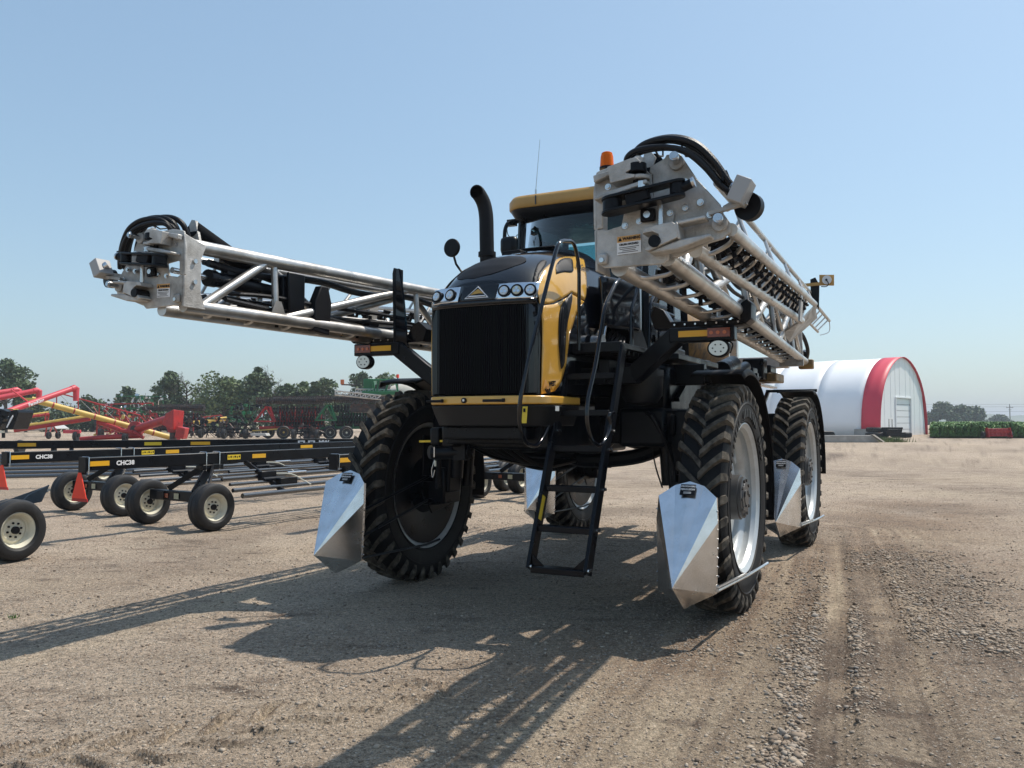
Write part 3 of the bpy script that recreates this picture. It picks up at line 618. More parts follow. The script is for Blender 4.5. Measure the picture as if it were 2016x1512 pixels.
def header_cart(start, heading, length, label, bogie_y=1.9, rails=True, smv=True, name_txt=True, brot=-.06):
    rt = empty('header_cart', label, 'header cart', start, -heading, 'header carts in the yard')
    zb, hb_, wb = 1.085, .185, .14
    MB().box((0, length / 2, zb), (wb, length, hb_)).build('main_beam', BLK2, rt, bevel=.012)
    MB().box((0, -.012, zb - .02), (wb + .02, .024, hb_ + .06)).build('end_plate', BLK2, rt)
    e = MB(); e.tube(fillet([(wb / 2 + .008, .03, zb - hb_ / 2 - .05), (wb / 2 + .008, .03, zb + hb_ / 2 + .008), (-wb / 2 - .008, .03, zb + hb_ / 2 + .008)], .01, 2), .007, 6); e.build('u_bolt', STEEL, rt)
    if smv:
        z0, z1 = .97, .61
        MB().prism([(-.165, -.06, z1), (.165, -.06, z1), (.03, -.06, z0), (-.03, -.06, z0)], (0, .01, 0)).build('warning_triangle', SMV, rt)
        MB().prism([(-.18, -.052, z1 - .045), (.18, -.052, z1 - .045), (.17, -.052, z1 + .0), (-.17, -.052, z1 + .0)], (0, .012, 0)).build('triangle_border', SMV2, rt)
    x = wb / 2 + .003
    def sticker(y, w, m=REFY, h=.07): return decal('reflector', (x, y, zb + .005), (0, 1, 0), (0, 0, 1), w, h, m, rt)
    sticker(.20, .30); sticker(2.66, .28, STK, .08); sticker(3.22, .31); sticker(7.0, .4)
    for k, w_ in enumerate((.03, .05, .02, .06, .03, .045)): decal('sticker_print', (x + .003, 2.55 + k * .045, zb + .005 + .006 * (k % 2)), (0, 1, 0), (0, 0, 1), w_ * .6, .03, INK, rt, .001)
    if name_txt: text('CHC38', .090, (x + .004, .46, zb - .03), (0, 1, 0), (0, 0, 1), WHT, rt, bold=.004, xs=1.05)
    by = bogie_y
    # bogie: axle box, A-frame strut, clamp
    ang = brot; M = Matrix.Rotation(ang, 4, 'Z'); f = lambda px, py, pz: tuple(M @ Vector((px, py - by, pz)) + Vector((0, by, 0)))
    MB().beam(f(-.85, by, .50), f(.50, by, .50), .14, .16).build('axle_box', BLK2, rt, bevel=.01)
    MB().beam(f(-.60, by - .1, .50), f(-.42, by - .1, .50), .02, .12).build('side_marker_plate', BLK2, rt)
    g = MB(); g.beam((0, by + .42, .99), f(-.42, by - .02, .60), .035, .09); g.beam((.0, by + .50, 1.0), f(.22, by, .54), .16, .03, (1, 0, 0)); g.beam((.0, by + .55, 1.0), f(.50, by + .02, .56), .03, .10); g.build('strut', BLK2, rt, bevel=.004)
    decal('reflector', f(-.40, by - .085, .50), (1, 0, 0), (0, 0, 1), .13, .07, REDL, rt); decal('sticker', f(-.12, by - .085, .50), (1, 0, 0), (0, 0, 1), .11, .09, mat('worn_sticker', (.40, .38, .25), .4) if 'worn_sticker' not in bpy.data.materials else bpy.data.materials['worn_sticker'], rt)
    for yy in (by + .33, by + .60):
        u = MB(); u.tube(fillet([(wb / 2 + .012, yy, zb - .2), (wb / 2 + .012, yy, zb + hb_ / 2 + .012), (-wb / 2 - .012, yy, zb + hb_ / 2 + .012), (-wb / 2 - .012, yy, zb - .2)], .02, 3), .009, 6); u.build('u_bolt', STEEL, rt)
    MB().box((0, by + .47, zb - .14), (.18, .42, .08)).build('clamp_block', BLK2, rt, bevel=.01)
    small_wheel(rt, f(.64, by, .365), ang, 1); small_wheel(rt, f(-1.02, by + .02, .365), ang, 1)
    # rear axle
    if length > 8:
        yb = length - 1.2; MB().beam((-.7, yb, .5), (.7, yb, .5), .12, .14).build('axle_box', BLK2, rt); small_wheel(rt, (.85, yb, .365), 0, 1); small_wheel(rt, (-.85, yb, .365), 0, 1)
        MB().beam((0, yb, .55), (0, yb - .2, 1.0), .1, .1).build('strut', BLK2, rt)
        MB().beam((0, yb, .55), (0, yb + 2.0, .55), .08, .08).build('drawbar', BLK2, rt)
    if rails:
        for k, (rx, rz_, r_, y0, y1) in enumerate([(.30, .86, .026, by + .6, length - 1), (.48, .77, .034, by + .3, length - .5), (.66, .69, .028, by + .3, length - .8), (.84, .61, .034, by + .2, length - 1), (1.0, .53, .040, by + .25, length - .4)]):
            MB().tube([(rx, y0, rz_), (rx, y1, rz_)], r_, 12).build('header_rest_rail', RAIL, rt)
        for yy in [y_ for y_ in (by + 1.2, by + 3.3, by + 5.2) if y_ < length - 1.2]:
            b = MB(); b.beam((.02, yy, 1.0), (.95, yy, .52), .08, .05, (0, 1, 0)); b.box((.55, yy, .78), (.10, .34, .15)).box((.80, yy + .2, .66), (.12, .4, .17)); b.cyl((.65, yy - .2, .72), (.65, yy + .3, .72), .045, 12); b.build('rest_bracket', BLK2, rt, bevel=.01)
            MB().tube(smooth_path([(.46, yy + .18, .80), (.66, yy + .45, .78), (.80, yy + .62, .66), (.92, yy + .66, .60)], 4), .012, 6).build('tie_strap', CREAM, rt)
            MB().cyl((.52, yy + .5, .8), (.52, yy + .95, .8), .022, 10).build('lift_cylinder', STEEL, rt)
        if by + 3.4 < length - 1: MB().beam((1.0, by + 3.4, .53), (1.0, by + 3.4, .36), .04, .04).build('stand_leg', BLK2, rt)
        MB().tube(smooth_path([(.2, by + 1.6, .95), (.25, by + 2.6, .80), (.3, by + 3.4, .86), (.25, by + 5, .9)], 5), .014, 6).build('hose', HOSE, rt)
    return rt
HD = R(29.5)
header_cart((-6.06, 11.9, 0), HD, 11.6, 'nearest black header cart, lettered CHC38, orange triangle hanging on its beam end', 1.75)
header_cart((-8.40, 13.95, 0), HD, 11.6, 'second black header cart from the front, lettered CHC38, behind the nearest one', 1.75)
header_cart((-2.75, 13.0, 0), HD, 8.6, 'black header cart seen through the gap beneath the sprayer hood', 5.8, smv=False, name_txt=False)
# long rear transport beam
lb = empty('transport_trailer', 'rearmost black beam trailer running level behind both CHC38 carts', 'trailer', tuple((-28.71, 39.35, 0)[:2]) + (0,), 0)
lb.location = (0, 0, 0)
pA = Vector((-15.2, 19.6, 1.11)); pB = Vector((-3.4, 25.6, 1.07)); dd = (pB - pA).normalized()
MB().beam(pA, pB, .16, .20).build('main_beam', BLK2, lb, bevel=.012)
nn = Vector((dd.y, -dd.x, 0)); 
for f_, w_, m_ in ((.255, .40, REFY), (.475, .42, STK), (.565, .5, REFY)): decal('reflector', pA.lerp(pB, f_) + nn * .083, dd, (0, 0, 1), w_, .085, m_, lb)
for k in range(2): decal('logo_plate', pA.lerp(pB, .772 + k * .022) + nn * .083, dd, (0, 0, 1), .2, .11, WHT, lb); decal('logo_centre', pA.lerp(pB, .772 + k * .022) + nn * .087, dd, (0, 0, 1), .1, .045, BLK2, lb)
text('MW', .16, tuple(pA.lerp(pB, .81) + nn * .086 - Vector((0, 0, .06))), tuple(dd), (0, 0, 1), WHT, lb, bold=.01)
for f_ in (.30, .43, .68): MB().beam(pA.lerp(pB, f_) - Vector((0, 0, .1)), pA.lerp(pB, f_) - Vector((0, 0, .5)), .1, .1).build('leg', BLK2, lb)
for k, (o_, z_) in enumerate([(.4, .85), (.9, .80), (1.4, .74), (1.9, .68), (2.4, .62), (2.9, .56), (3.3, .50)]):
    MB().tube([pA + nn * o_ + Vector((0, 0, z_ - 1.1)), pA.lerp(pB, .80) + nn * o_ + Vector((0, 0, z_ - 1.1))], .042, 10).build('rest_rail', RAIL, lb)
for f_ in (.12, .33, .52): MB().beam(pA.lerp(pB, f_) + Vector((0, 0, -.1)), pA.lerp(pB, f_) + nn * 1.25 + Vector((0, 0, -.62)), .1, .08).build('rest_bracket', BLK2, lb)
for f_ in (.38, .60, .74):
    p = pA.lerp(pB, f_); small_wheel(lb, (p.x - .2, p.y + .5, .365), -.5, 1)
# steering axle of the implement cut by the left edge
ax_ = empty('steering_axle_trailer', 'blue grey steering axle with big cream rimmed tyre cut by the left edge', 'trailer', (-6.1, 10.3, 0), -.45)
small_wheel(ax_, (0, 0, .37), 0, 1, .372, .30); small_wheel(ax_, (-1.9, .1, .37), 0, 1, .372, .30)
BG = mat('blue_grey_steel', (.06, .08, .10), .5, metal=.3, var=.2)
MB().beam((-.1, 0, .37), (-1.9, .1, .37), .1, .12).build('axle', BG, ax_, bevel=.01)
g = MB(); g.beam((-.50, .30, .66), (-.15, .55, .82), .05, .08); g.prism([(-.42, .3, .60), (-.20, .5, .66), (-.12, .55, .88), (-.3, .4, .76)], (.03, 0, 0)); g.beam((-.6, 0, .4), (-.50, .3, .66), .10, .12); g.build('tie_rod', BG, ax_, bevel=.006)


# ------------------------------------------------------------ grain augers and conveyors
def auger(name, label, p0, p1, r, m, spout=None, truss=None, trm=None, bands=0, cat='grain auger', base=True):
    p0 = V3(p0); p1 = V3(p1); rt = empty(name, label, cat, (p0.x, p0.y, 0)); o = Vector((-p0.x, -p0.y, 0)); a = p0 + o; b = p1 + o; d = (b - a).normalized()
    MB().tube([a, b], r, 16).build('tube', m, rt)
    if spout: s = MB(); s.tube([b - d * r * 1.2, b + d * r * .3, b + d * r * .9 + Vector((0, 0, -r * .3)), b + d * r * .9 + Vector((0, 0, -spout))], [r * 1.12, r * 1.15, r * 1.1, r * .95], 12); s.build('spout', m, rt)
    for k in range(bands):
        q = a.lerp(b, (k + 1) / (bands + 1)); MB().tube([q - d * .05, q + d * .05], r * 1.12, 16).build('band', trm or m, rt)
    if truss:
        t0, t1, hh = truss; up = Vector((0, 0, hh)); tm = trm or m; u0 = a.lerp(b, t0); u1 = a.lerp(b, t1); mid = .5 * (u0 + u1)
        MB().tube([u0, u0.lerp(u1, .15) + up, u0.lerp(u1, .85) + up * .95, u1], .055, 6).build('truss_bar', tm, rt)
        for k in range(5):
            f_ = .15 + .175 * k; q = u0.lerp(u1, f_); MB().tube([q, q + up], .045, 6).build('truss_post', tm, rt)
            if k < 4: MB().tube([q, u0.lerp(u1, f_ + .175) + up], .02, 5).build('truss_cable', STEEL, rt)
    return rt, a, b, d
def legs(rt, a, b, f, spread, wheel_r, m):
    q = a.lerp(b, f)
    for s in (-1, 1): MB().tube([(q.x, q.y, q.z), (q.x + spread * .1, q.y + s * spread, wheel_r)], .06, 6).build('leg', m, rt)
    for s in (-1, 1): MB().lathe([(-.12, .1), (-.12, wheel_r * .9), (0, wheel_r), (.12, wheel_r * .9), (.12, .1)], (q.x + spread * .1, q.y + s * spread, wheel_r), 18).build('wheel', CTYR, rt)
r1, a, b, d = auger('grain_auger', 'frontmost raised red grain auger with white lettering and hooked spout', (-31.06, 44, 0.54), (-27.17, 52, 3.73), .17, PINK, .85, bands=1)
def on_line(fr, z=0): q = a.lerp(b, fr); return q
q = a.lerp(b, .66); pp = d.cross(Vector((0, 0, 1))).normalized(); text('FarmKing', .26, tuple(q + pp * .18 - d * 0 + Vector((0, 0, -.10))), tuple(d), tuple(Vector((0, 0, 1))), WHT, r1, bold=.01)
MB().tube([a.lerp(b, .66) + Vector((0, 0, .2)), a.lerp(b, .55) + Vector((0, 0, 1.2))], .05, 6).build('strut', PINK, r1); legs(r1, a, b, .12, 1.0, .4, PINK)
r2, a, b, d = auger('grain_auger', 'middle raised red grain auger ending in a short square spout at left', (-34.8, 48, 1.94), (-30.06, 53, 3.61), .165, PINK, .70, bands=2); legs(r2, a, b, .2, 1.0, .4, PINK)
r3, a, b, d = auger('grain_auger', 'hindmost and shortest red grain auger tube at upper far left', (-37.72, 52, 2.59), (-33.71, 57, 3.78), .18, PINK, .35, bands=1); legs(r3, a, b, .2, 1.0, .4, PINK)
r4, a, b, d = auger('yellow_auger', 'long pale yellow auger with dark red truss, sloping down to the right', (-29.16, 72, 0.24), (-37.82, 66, 3.39), .23, YELM, None, (.12, .96, 1.15), REDP, 6)
MB().lathe([(-.1, .2), (-.1, .55), (.1, .55), (.1, .2)], tuple(b), 14, 'z').build('discharge_collar', YELM, r4)
MB().tube([a.lerp(b, .0), a.lerp(b, 0) - d * .6], .5, 12).build('inlet_guard', REDP, r4)
# red swing hopper auger
sh = empty('swing_hopper_auger', 'dark red swing hopper auger with raised hopper and low wheeled base tube', 'grain auger', (0, 0, 0))
A0, A1, A2, B0, B1 = map(V3, ((-30.88, 69, 1.01), (-27.29, 67, 1.88), (-26.84, 67, 1.96), (-35.45, 69, 0.22), (-30.58, 69, 0.51)))
MB().tube([A0, A1], .34, 14).build('intake_tube', REDP, sh)
MB().loft([[(A1.x - .5, A1.y - .4, A1.z - .5), (A1.x - .3, A1.y + .4, A1.z - .5), (A1.x + .0, A1.y + .4, A1.z + .4), (A1.x - .2, A1.y - .4, A1.z + .4)], [(A2.x + .1, A2.y - .7, A2.z - 1.0), (A2.x + .3, A2.y + .7, A2.z - 1.0), (A2.x + .4, A2.y + .7, A2.z + .55), (A2.x + .1, A2.y - .7, A2.z + .65)]]).build('hopper', REDP, sh, bevel=.05)
MB().prism([(A2.x - .9, A2.y, A2.z - .4), (A2.x + .3, A2.y, A2.z - .4), (A2.x - .1, A2.y, A2.z - 1.2), (A2.x - .6, A2.y, A2.z - 1.2)], (0, .8, 0)).build('hopper_funnel', REDP, sh, bevel=.03)
MB().tube([(A2.x - .3, A2.y + .3, .2), (A2.x - .3, A2.y + .3, A2.z - 1.0)], .28, 10).build('riser', DKS, sh)
MB().tube([B0, B1], [.16, .26], 12).build('base_tube', REDP, sh)
MB().tube([B1, A0], .32, 12).build('elbow_tube', REDP, sh)
MB().disc(tuple(A0), .62, (0, -1, .1), 20, .5).build('gearbox_drum', REDP, sh); MB().disc((A0.x, A0.y - .3, A0.z), .32, (0, -1, 0), 16, .2).build('pulley', DKS, sh)
for p, r_ in (((-36.31, 70, 0.53), .42), ((-31.32, 68, 0.32), .34)): MB().lathe([(-.13, .1), (-.15, r_ * .9), (0, r_), (.15, r_ * .9), (.13, .1)], (p[0], p[1], r_), 20).build('wheel', CTYR, sh)
MB().tube([(-33.1, 69, 1.3), (-32.05, 69, 0.88), (-30.95, 68.6, 0.8)], .17, 8).build('jack_arm', REDP, sh); MB().tube([(-30.95, 68.6, 0.8), (-30.07, 68.6, 0.31)], .15, 8).build('jack_arm', REDP, sh); MB().tube([(-34.07, 69, 1.72), (-34.13, 69, 0.55)], .06, 6).build('post', REDP, sh)
MB().tube([(-34.07, 69, 1.63), (-32.22, 69, 0.97)], .2, 8).build('jack_arm', REDP, sh)
MB().box(tuple((-36.66, 70, 0.79)), (1.4, .3, .28)).build('drawbar_box', PINK, sh, bevel=.03); MB().box((A2.x + .6, A2.y - .2, .75), (.7, .9, .9), Matrix.Rotation(.2, 3, 'Y')).build('motor_cover', REDP, sh, bevel=.06)
r5, a, b, d = auger('belt_conveyor', 'low belt conveyor with pale yellow top and red tube at left', (-46.23, 78, 0.82), (-40.18, 80, 1.91), .22, REDP, None, None, None, 3, 'conveyor')
MB().tube([a + Vector((0, -.05, .26)), b + Vector((0, -.05, .26))], .15, 8).build('belt_cover', YELM, r5); legs(r5, a, b, .5, .8, .35, REDP); MB().tube([a.lerp(b, .40), a.lerp(b, .40) + Vector((0, 0, 1.2))], .07, 6).build('mast', REDP, r5)
r6, a, b, d = auger('belt_conveyor', 'short raised conveyor stub above the low belt conveyor at left', (-47.06, 80, 1.96), (-45.26, 82, 2.36), .16, REDP, None, None, None, 2, 'conveyor')
MB().tube([a + Vector((0, -.05, .17)), b + Vector((0, -.05, .17))], .09, 8).build('belt_cover', YELM, r6); MB().tube([b, (b.x - .3, b.y, .2)], .07, 6).build('mast', REDP, r6)
r7, a, b, d = auger('yellow_auger', 'short yellow auger with red truss in front of the black planter', (-34.9, 92, 1.44), (-31.97, 94, 1.95), .24, YELM, None, (.05, .95, .5), REDP, 2)
MB().tube([a, (a.x, a.y, .1)], .07, 6).build('mast', REDP, r7); MB().tube([b, (b.x, b.y, .1)], .07, 6).build('mast', REDP, r7)
MB().prism([(-76.93, 130.07, 0), (-70.63, 130.07, 0), ((-49.33, 90, 1.29)[0], 90, 1.0), ((-52.96, 90, 0.9)[0], 90, .8)], (0, 2, 0))
tag(MB().prism([(-51.84, 88, 0.98), (-48.34, 88, 1.29), (-47.69, 88, 0.87), (-51.73, 88, 0.6)], (0, 2.5, 0)).build('light_metal_ramp', mat('pale_metal', (.45, .45, .43), .5), None, bevel=.02), 'pale sheet metal ramp lying under the low conveyor at left', 'ramp')
# black header fragment at far left edge
cb = empty('combine_header', 'black harvester part with a white swoosh cut by the left edge', 'combine header', (0, 0, 0))
MB().prism([(-21.77, 36, 1.32), (-21.42, 36, 1.32), (-21.18, 36, 2.06), (-21.23, 36, 2.19), (-21.53, 36, 2.14)], (0, 1.2, 0)).build('side_shield', BLK2, cb, bevel=.04)
MB().prism([(-21.63, 35.9, 1.41), (-21.58, 35.9, 1.41), (-21.34, 35.9, 1.88), (-21.36, 35.9, 1.95), (-21.46, 35.9, 1.8)], (0, .02, 0)).build('swoosh', WHT, cb)
for i, p in enumerate([(-22.23, 36.5, 2), (-22.13, 36.5, 1.8), (-22.35, 36.5, 1.66), (-22.19, 36.5, 1.49), (-22.49, 36.5, 1.93), (-22.01, 36.5, 2.06)]): MB().box(p, (.34, .5, .22), Matrix.Rotation(i * .7, 3, 'Y')).build('bracket', BLK2, cb)
MB().beam((-22.6, 36, 1.23), (-21.77, 36, 1.23), .1, .1).build('frame_bar', CREAM, cb); MB().beam((-21.98, 36.3, 1.34), (-21.97, 36.3, 0.96), .1, .1).build('stand_leg', BLK2, cb)
tag(MB().lathe([(-.12, .1), (-.12, .34), (0, .38), (.12, .34), (.12, .1)], ((-24.6, 42, 0.9)[0], 42, .38), 18).build('spare_wheel', CTYR), 'small dark wheel peeping over the rear beam at far left', 'wheel')
tag(MB().box(tuple((-22.13, 37, 2.2)), (.5, .4, .05)).build('yellow_shield', YELM), 'small yellow shield on top of the black header part at left', 'shield')

# ------------------------------------------------------------ folded tillage machines
def disc_harrow(label, x0, x1, Y, m, seed, ztop=4.0, wheelpx=None, wheelm=YELM):
    r = random.Random(seed); rt = empty('disc_harrow', label, 'disc harrow', ((x0 + x1) / 2, Y, 0)); cx = (x0 + x1) / 2; L = (x1 - x0); h = L / 2
    # rolling baskets carried on top
    for s0, s1, zz, rr in ((-h * .98, -h * .52, ztop - .40, .30), (-h * .5, h * .98, ztop - .34, .36)):
        ln = s1 - s0; ax = MB().cyl((s0, 0, zz), (s1, 0, zz), rr * .45, 8).build('basket_shaft', DKS, rt)
        g = MB(); nb = int(ln / .20)
        for k in range(nb): x = s0 + (k + .5) * ln / nb; g.lathe([(x - .035, rr * .72), (x - .02, rr), (x + .02, rr), (x + .035, rr * .72)], (0, 0, zz), 14)
        for k in range(8): a = k * math.pi / 4; g.beam((s0, math.cos(a) * rr * .95, zz + math.sin(a) * rr * .95), (s1, math.cos(a + .8) * rr * .95, zz + math.sin(a + .8) * rr * .95), .04, .04)
        g.build('rolling_basket', DKS, rt)
        MB().box(((s0 + s1) / 2, 0, zz + rr + .06), (ln, .10, .08)).build('basket_frame', DKS, rt)
    # upper and lower disc gangs
    for zz, n_, rr, x_0, x_1 in ((ztop - 1.12, 20, .34, -h * .85, h), (ztop - 2.3, 18, .30, -h * .5, h), (ztop - 1.75, 15, .28, -h * .35, h * .9)):
        sh = MB().beam((x_0, .1, zz + .02), (x_1, .1, zz + .02), .12, .12).build('gang_beam', m if zz != ztop - 1.12 else DKS, rt)
        dm = None
        for k in range(n_):
            x = x_0 + (x_1 - x_0) * (k + .5) / n_
            if dm is None: g = MB(); g.lathe([(.07, .02), (.05, rr * .6), (0, rr), (.012, rr), (.06, rr * .6), (.085, .02)], n=18); dm = g.mesh('disc_blade'); dm.materials.append(DSC)
            o = link('disc_blade', dm, rt); o.location = (x, -.15, zz - .05); o.rotation_euler = (r.uniform(-.2, .2), 0, .55 + r.uniform(-.08, .08))
            if k % 3 == 0: MB().beam((x, 0, zz), (x + .1, .1, zz - .65), .06, .10).build('shank', m, rt)
    # frame: A-frame tower and uprights
    MB().tube([(-h * .96, -.4, ztop - 2.25), (-h * .66, -.4, ztop - .95), (-h * .55, -.4, ztop - .95), (-h * .40, -.4, ztop - 2.25)], .12, 6).build('a_frame', m, rt)
    MB().tube([(-h * .66, -.4, ztop - .95), (-h * .44, -.4, ztop - 2.2)], .09, 6).build('a_frame_brace', m, rt)
    MB().beam((-h, -.4, ztop - 2.3), (-h * .36, -.4, ztop - 2.3), .14, .14).build('tower_foot', m, rt)
    for k in range(7):
        x = -h * .3 + k * h * .2; MB().beam((x, .2, ztop - 2.6), (x + r.uniform(-.25, .35), .2, ztop - .9), .11, .11).build('upright', m, rt)
    MB().beam((-h * .9, .3, 1.05), (h * .98, .3, 1.05), .22, .24).build('main_frame', m, rt)
    for zz in (ztop - 1.45, ztop - 2.05, ztop - 2.65): MB().beam((-h * .6, .5, zz), (h * .98, .5, zz), .2, .22).build('frame_rail', DKS, rt)
    MB().box((h * .1, .9, ztop - 2.4), (L * .7, .3, 1.0)).build('dark_backing', BLK2, rt, bevel=.05)  # added dark block that thickens the see-through frame from behind
    MB().beam((-h * 1.05, -.3, .75), (-h * .2, -.2, .95), .10, .12).build('hitch_bar', YELM if wheelm is YELM else DKS, rt)
    for x, yy in wheelpx:
        rr = .62; w = MB(); w.lathe([(-.2, .1), (-.22, rr * .6), (-.26, rr * .85), (-.18, rr), (.18, rr), (.26, rr * .85), (.22, rr * .6), (.2, .1)], n=24, c=(0, 0, 0))
        o = w.build('wheel', CTYR, rt); o.location = (x - cx, yy, rr); o.rotation_euler = (0, 0, -1.2)
        q = MB(); q.lathe([(.20, .40), (.24, .40), (.12, .30), (.10, .1), (.18, .08), (.18, 0.01)], n=20); q.build('rim', wheelm, o)
    return rt
def px2x(px, Y): return (px - 1008) * Y / 1651.1
disc_harrow('folded red disc harrow with black rolling baskets on top, yellow wheel rims', px2x(503, 80), px2x(640, 80), 80, REDP, 1, 3.95, [(px2x(560, 79), -1.2), (px2x(531, 81), .6), (px2x(618, 81), .6)], YELM)
disc_harrow('folded green disc harrow beside the big front tyre, pale wheel rims', px2x(622, 78), px2x(760, 78), 78, GRN, 2, 4.05, [(px2x(648, 77), -.6), (px2x(683, 77), -1.2)], CREAM)
disc_harrow('folded dark red disc harrow furthest left, partly behind the swing hopper', px2x(283, 96), px2x(405, 96), 96, REDP, 3, 3.5, [(px2x(300, 95), 0), (px2x(392, 95), 0)], CREAM)
def clutter_machine(name, label, cat, x0, x1, Y, z0, z1, m, seed, n=60, m2=None, wheels=2, parts='bar'):
    r = random.Random(seed); cx = (x0 + x1) / 2; rt = empty(name, label, cat, (cx, Y, 0)); h = (x1 - x0) / 2
    for z in (z0 + .3, (z0 + z1) / 2, z1 - .15): MB().beam((-h, r.uniform(-.4, .4), z), (h, r.uniform(-.4, .4), z + r.uniform(-.15, .15)), .13, .13).build('frame_bar', m, rt)
    for k in range(n):
        x = r.uniform(-h, h); z = r.uniform(z0, z1); y = r.uniform(-1.2, 1.2); q = r.random()
        g = MB()
        if q < .45: g.tube([(x, y, z), (x + r.uniform(-.5, .5), y, max(.05, z - r.uniform(.2, .8))), (x + r.uniform(-.6, .6), y + .2, max(.05, z - r.uniform(.5, 1.1)))], r.uniform(.03, .055), 5); nm = 'shank'
        elif q < .75: g.disc((x, y, z), r.uniform(.12, .26), (r.uniform(-1, 1), -1, r.uniform(-.3, .3)), 12, .05); nm = 'coulter'
        else: g.box((x, y, z), (r.uniform(.15, .4), r.uniform(.15, .4), r.uniform(.1, .35)), Matrix.Rotation(r.uniform(-.5, .5), 3, 'Y')); nm = 'bracket'
        g.build(nm, (m2 or DKS) if r.random() < .45 else m, rt)
    for k in range(wheels):
        x = -h * .7 + 1.4 * h * k / max(1, wheels - 1); MB().lathe([(-.14, .1), (-.16, .42), (0, .46), (.16, .42), (.14, .1)], (x, -1, .46), 18).build('wheel', CTYR, rt)
    return rt
clutter_machine('field_cultivator', 'folded red field cultivator rising behind the yellow auger', 'cultivator', px2x(190, 90), px2x(300, 90), 90, .6, 3.6, REDP, 5, 90)
clutter_machine('field_cultivator', 'folded green field cultivator with pale bars, above the red one', 'cultivator', px2x(228, 104), px2x(325, 104), 104, 1.5, 4.9, GRN, 6, 80, STEEL)
clutter_machine('seed_drill', 'dark black seed drill with rows of small round wheels left of the red disc harrow', 'seed drill', px2x(452, 86), px2x(525, 86), 86, .5, 3.5, BLK2, 7, 90, GRN)
clutter_machine('corn_planter', 'low black planter standing in front of the dark hedge', 'planter', px2x(352, 84), px2x(455, 84), 84, .3, 2.0, BLK2, 8, 90, DKS, 3)
clutter_machine('seed_drill', 'low dark implement frame crossing in front of the seed drill', 'implement', px2x(440, 80), px2x(500, 80), 80, .3, 1.5, BLK2, 9, 40, DKS, 2)
clutter_machine('red_cultivator', 'small red and yellow implement behind the base of the swing hopper', 'implement', px2x(200, 84), px2x(262, 84), 84, .3, 2.2, REDP, 10, 50, YELM)
clutter_machine('toolbar_frame', 'dark toolbar with wheels under the red disc harrow', 'toolbar', px2x(575, 77), px2x(640, 77), 77, .2, 1.3, BLK2, 12, 40, DKS, 2)
tag(MB().prism([(-23.57, 76, 0.34), (-22.19, 76, 0.34), (-22.33, 76, 0.57), (-23.71, 76, 0.57)], (0, 1.2, 0)).build('pale_metal_sheet', bpy.data.materials['pale_metal']), 'pale metal sheet lying low before the red disc harrow', 'metal sheet')
tag(MB().box(tuple((-18.48, 77, 0.37)), (1.0, 1, .8)).build('black_crate', BLK2), 'black crate standing between the red and green harrows', 'crate')
# green sprayer behind the tyre
gs = empty('green_sprayer', 'green self-propelled sprayer with silver boom half hidden by the big tyre', 'sprayer', (0, 0, 0))
def pb(name, m, x0, y0, x1, y1, Y, dep, par, bev=.03):
    a = [(px2x(x0, Y), Y, 1.7 + (828.5 - y) * Y / 1651.1) for y in (y0, y1)]; b = [(px2x(x1, Y), Y, q[2]) for q in a]
    return MB().prism([a[1], b[1], b[0], a[0]], (0, dep, 0)).build(name, m, par, bevel=bev)
pb('engine_cover', GRN, 715, 746, 733, 772, 60, 1.8, gs); pb('radiator', DKS, 738, 757, 762, 770, 60, 1.4, gs); pb('deck', GRN, 712, 770, 782, 777, 59, 2.4, gs)
for (x0, y0, x1, y1) in ((732, 748, 778, 748), (733, 748, 738, 772), (766, 750, 758, 772), (778, 748, 783, 770), (745, 748, 742, 770)): MB().tube([(px2x(x0, 59.5), 59.5, 1.7 + (828.5 - y0) * 59.5 / 1651.1), (px2x(x1, 59.5), 59.5, 1.7 + (828.5 - y1) * 59.5 / 1651.1)], .07, 6).build('roll_frame', GRN, gs)
MB().lathe([(-1.2, .1), (-1.1, .8), (0, 1.05), (1.1, .8), (1.2, .1)], tuple((-7.69, 61, 3.41)), 20, 'x').build('tank', TANK, gs)
MB().tube([(-8.18, 60, 3.82), (-8.19, 60, 4.84)], .05, 6).build('beacon_post', DKS, gs); MB().cyl((-8.19, 60, 4.77), (-8.19, 60, 5.02), .10, 10).build('beacon', SMV, gs)
MB().tube([(-12.22, 60, 4.29), (-11.13, 60, 4.26), (-11.13, 60, 4.66)], .05, 6).build('light_arm', DKS, gs); MB().box(tuple((-12.15, 60, 4.48)), (.25, .1, .34)).build('amber_light', AMB, gs)
def truss_boom(par, p0, p1, hh, n, m, r):
    p0 = V3(p0); p1 = V3(p1); up = Vector((0, 0, hh)); MB().tube([p0, p1], r, 6).build('boom_chord', m, par); MB().tube([p0 + up, p1 + up], r, 6).build('boom_chord', m, par)
    for k in range(n): a = p0.lerp(p1, k / n); b = p0.lerp(p1, (k + 1) / n); MB().tube([a, b + up], r * .7, 5).build('boom_brace', m, par); MB().tube([a, a + up], r * .7, 5).build('boom_brace', m, par)
truss_boom(gs, (-12.23, 58, 3.5), (-8.91, 57, 3.13), .28, 9, ALU, .05); truss_boom(gs, (-11.2, 60, 3.75), (-7.93, 60, 3.68), .22, 9, ALU, .05)
for k in range(6): MB().tube([(px2x(690 + k * 10, 60), 60, 2.7), (px2x(700 + k * 9, 60), 60, 3.1 - k * .07)], .05, 5).build('plumbing_hose', DKS, gs)
pb('chassis', DKS, 690, 795, 760, 812, 60, 2, gs)
MB().lathe([(-.2, .1), (-.2, .85), (0, .95), (.2, .85), (.2, .1)], tuple((-10.09, 60, 1.35)), 22).build('wheel', CTYR, gs)

